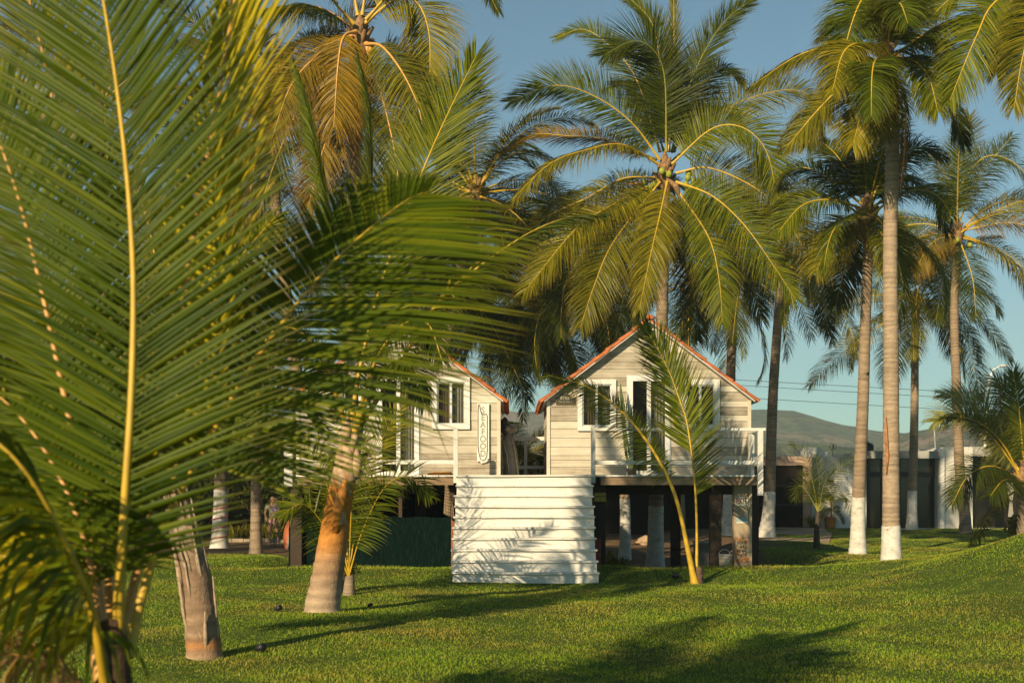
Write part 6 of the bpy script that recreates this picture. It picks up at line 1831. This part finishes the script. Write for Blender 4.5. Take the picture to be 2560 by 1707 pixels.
sh = [(A(0, 0, .92), .165), (A(0, 0, 1.0), .15), (A(-.10, 0, .82), .115), (A(-.115, 0, .64), .10), (A(.10, 0, .82), .115), (A(.115, 0, .64), .10)]
skin("shorts", sh, [(0, 1), (0, 2), (2, 3), (0, 4), (4, 5)], [plain("pink_cloth", (0.55, 0.30, 0.28), .9, .2, 25)], adult)
st_ = [(A(0, 0, 1.0), .155), (A(0, 0, 1.12), .145), (A(-.01, -.01, 1.26), .168), (A(-.01, 0, 1.39), .14), (A(-.20, 0, 1.36), .075), (A(-.245, -.02, 1.22), .066), (A(.18, 0, 1.36), .075), (A(.225, -.03, 1.22), .066)]
skin("shirt", st_, [(0, 1), (1, 2), (2, 3), (3, 4), (4, 5), (3, 6), (6, 7)], [plain("pale_khaki_cloth", (0.42, 0.38, 0.27), .9, .15, 10)], adult)
skin("hair", [(A(-.01, .01, 1.70), .085), (A(-.01, .045, 1.63), .08), (A(-.01, .05, 1.56), .05)], [(0, 1), (1, 2)], [HAIR], adult)
def face(parent, c, fwd, s=1.0):
    b = MB(); f = Vector(fwd).normalized(); r = f.cross(Vector((0, 0, 1))).normalized()
    for k in (-1, 1):
        b.ball(c + f * .078 * s + r * k * .032 * s + Vector((0, 0, .005)), .011 * s, 8, 6)
    b.build("eyes", M['black'], parent, True)
    b = MB(); b.tube([c + f * .08 * s + Vector((0, 0, .005)), c + f * .105 * s + Vector((0, 0, -.03)) * s, c + f * .085 * s + Vector((0, 0, -.038)) * s], [.008 * s, .014 * s, .01 * s], 6)
    for k in (-1, 1): b.ball(c + r * k * .085 * s - f * .005 + Vector((0, 0, -.01)), .02 * s, 8, 6, 1.5)
    b.build("nose_and_ears", SKIN, parent, True)
    b = MB(); b.tube([c + f * .078 * s + r * -.024 * s + Vector((0, 0, -.062)) * s, c + f * .086 * s + Vector((0, 0, -.064)) * s, c + f * .078 * s + r * .024 * s + Vector((0, 0, -.062)) * s], .006 * s, 5)
    b.build("mouth", plain("lip", (0.30, 0.10, 0.08), .5, bump=0), parent, True)
face(adult, A(-.01, -.035, 1.62), (-.5, -1, -.1))
child = thing("person", "small child in a purple top held in the standing person's arms", "person", (ax + .05, d - .2, az_ + 1.0), "the two people at the back")
def Cc(x, y, z): return Vector((ax + .12 + x, d - .24 + y, az_ + z))
J = [(Cc(0, 0, 1.10), .085), (Cc(0, 0, 1.2), .08), (Cc(.01, 0, 1.34), .09), (Cc(.015, 0, 1.41), .07), (Cc(.02, 0, 1.46), .042), (Cc(.03, -.01, 1.53), .062), (Cc(.035, -.015, 1.60), .075), (Cc(.035, -.01, 1.66), .05)]
B = [(i, i + 1) for i in range(7)]
chain(0, [(Cc(-.07, -.05, 1.06), .055), (Cc(-.12, -.06, .92), .04), (Cc(-.12, -.02, .78), .03), (Cc(-.12, -.07, .75), .025)])
chain(0, [(Cc(.07, -.03, 1.06), .055), (Cc(.13, -.02, .92), .04), (Cc(.13, .03, .78), .03), (Cc(.13, -.03, .75), .025)])
lw = chain(3, [(Cc(-.09, .03, 1.39), .035), (Cc(-.16, .08, 1.30), .028), (Cc(-.2, .14, 1.36), .02)])
rw = chain(3, [(Cc(.10, -.02, 1.39), .035), (Cc(.13, -.05, 1.26), .028), (Cc(.08, -.1, 1.18), .02)])
for wj, dr_, sd in ((lw, (-.5, .3, .8), 1), (rw, (-.6, -.2, -.6), 1)):
    hj, hb = hand(None, J[wj][0], dr_, sd); off = len(J)
    hj = [(J[wj][0] + (p - J[wj][0]) * .6, (r * .7 if not isinstance(r, tuple) else (r[0] * .7, r[1] * .8))) for p, r in hj]
    J += hj[1:]; B += [((wj if a == 0 else a - 1 + off), b_ - 1 + off) for a, b_ in hb]
skin("body", J, B, [SKIN], child)
PURPLE = plain("purple_cloth", (0.23, 0.15, 0.36), .9, .15, 10)
skin("top", [(Cc(0, 0, 1.14), .10), (Cc(0, 0, 1.24), .098), (Cc(.01, 0, 1.35), .108), (Cc(.015, 0, 1.42), .085), (Cc(-.10, .03, 1.38), .05), (Cc(.11, -.02, 1.38), .05)], [(0, 1), (1, 2), (2, 3), (3, 4), (3, 5)], [PURPLE], child)
t = NT("patterned_cloth"); t.color(t.ramp(t.noise(40, 2, t.coord()), [(.42, (.04, .04, .06)), (.5, (.3, .3, .32)), (.58, (.08, .2, .2))])); t.rough(.9)
skin("skirt", [(Cc(0, 0, 1.13), .105), (Cc(0, -.02, 1.02), .12), (Cc(0, -.03, .95), .12)], [(0, 1), (1, 2)], [t.mat], child)
skin("hair", [(Cc(.035, .02, 1.675), .07), (Cc(.035, .045, 1.60), .07), (Cc(.035, .05, 1.52), .04)], [(0, 1), (1, 2)], [HAIR], child)
face(child, Cc(.035, -.015, 1.60), (.8, -.7, -.1), .85)

# ------------------------------------------------------------------ the air between here and the hills
b = MB(); b.box(-1500, 1500, -90, 1400, -12, 175)
t = NT("hazy_air")
t.nt.nodes.remove(t.bsdf)
pv = t.n("ShaderNodeVolumePrincipled")
pv.inputs["Color"].default_value = (0.74, 0.88, 0.92, 1)
pv.inputs["Density"].default_value = 0.00045
pv.inputs["Anisotropy"].default_value = 0.0
t.l(pv.outputs[0], t.out.inputs["Volume"])
o = b.build("haze", t.mat); o["kind"] = "stuff"

# dry leaf scraps lying in the grass
rng_ = np.random.default_rng(77)
n_ = 260
yy_ = 9 + 24 * rng_.random(n_) ** 1.2; xx_ = rng_.uniform(-1, 1, n_) * yy_ * .42
ok_ = lawn_mask(xx_, yy_) > .5
xx_, yy_ = xx_[ok_], yy_[ok_]; n_ = len(xx_)
C_ = np.stack([xx_, yy_, G(xx_, yy_) + .035], 1); an_ = rng_.uniform(0, 6.28, n_)
d1_ = np.stack([np.cos(an_), np.sin(an_), rng_.uniform(-.15, .25, n_)], 1) * rng_.uniform(.04, .16, n_)[:, None]; d2_ = np.stack([-np.sin(an_), np.cos(an_), rng_.uniform(-.3, .3, n_)], 1) * rng_.uniform(.006, .016, n_)[:, None]
V_ = np.stack([C_ - d1_, C_ + d2_, C_ + d1_, C_ - d2_], 1).reshape(-1, 3)
o = link("leaf_litter", np_mesh("leaf_litter", V_, np.arange(n_ * 4).reshape(-1, 4), [M['leaf_dry']], False, {"along": np.tile([0, .5, .8, .5], n_)}))
o["kind"] = "stuff"; set_props(o, "scattered dry brown leaf scraps lying in the lawn", "leaf litter")
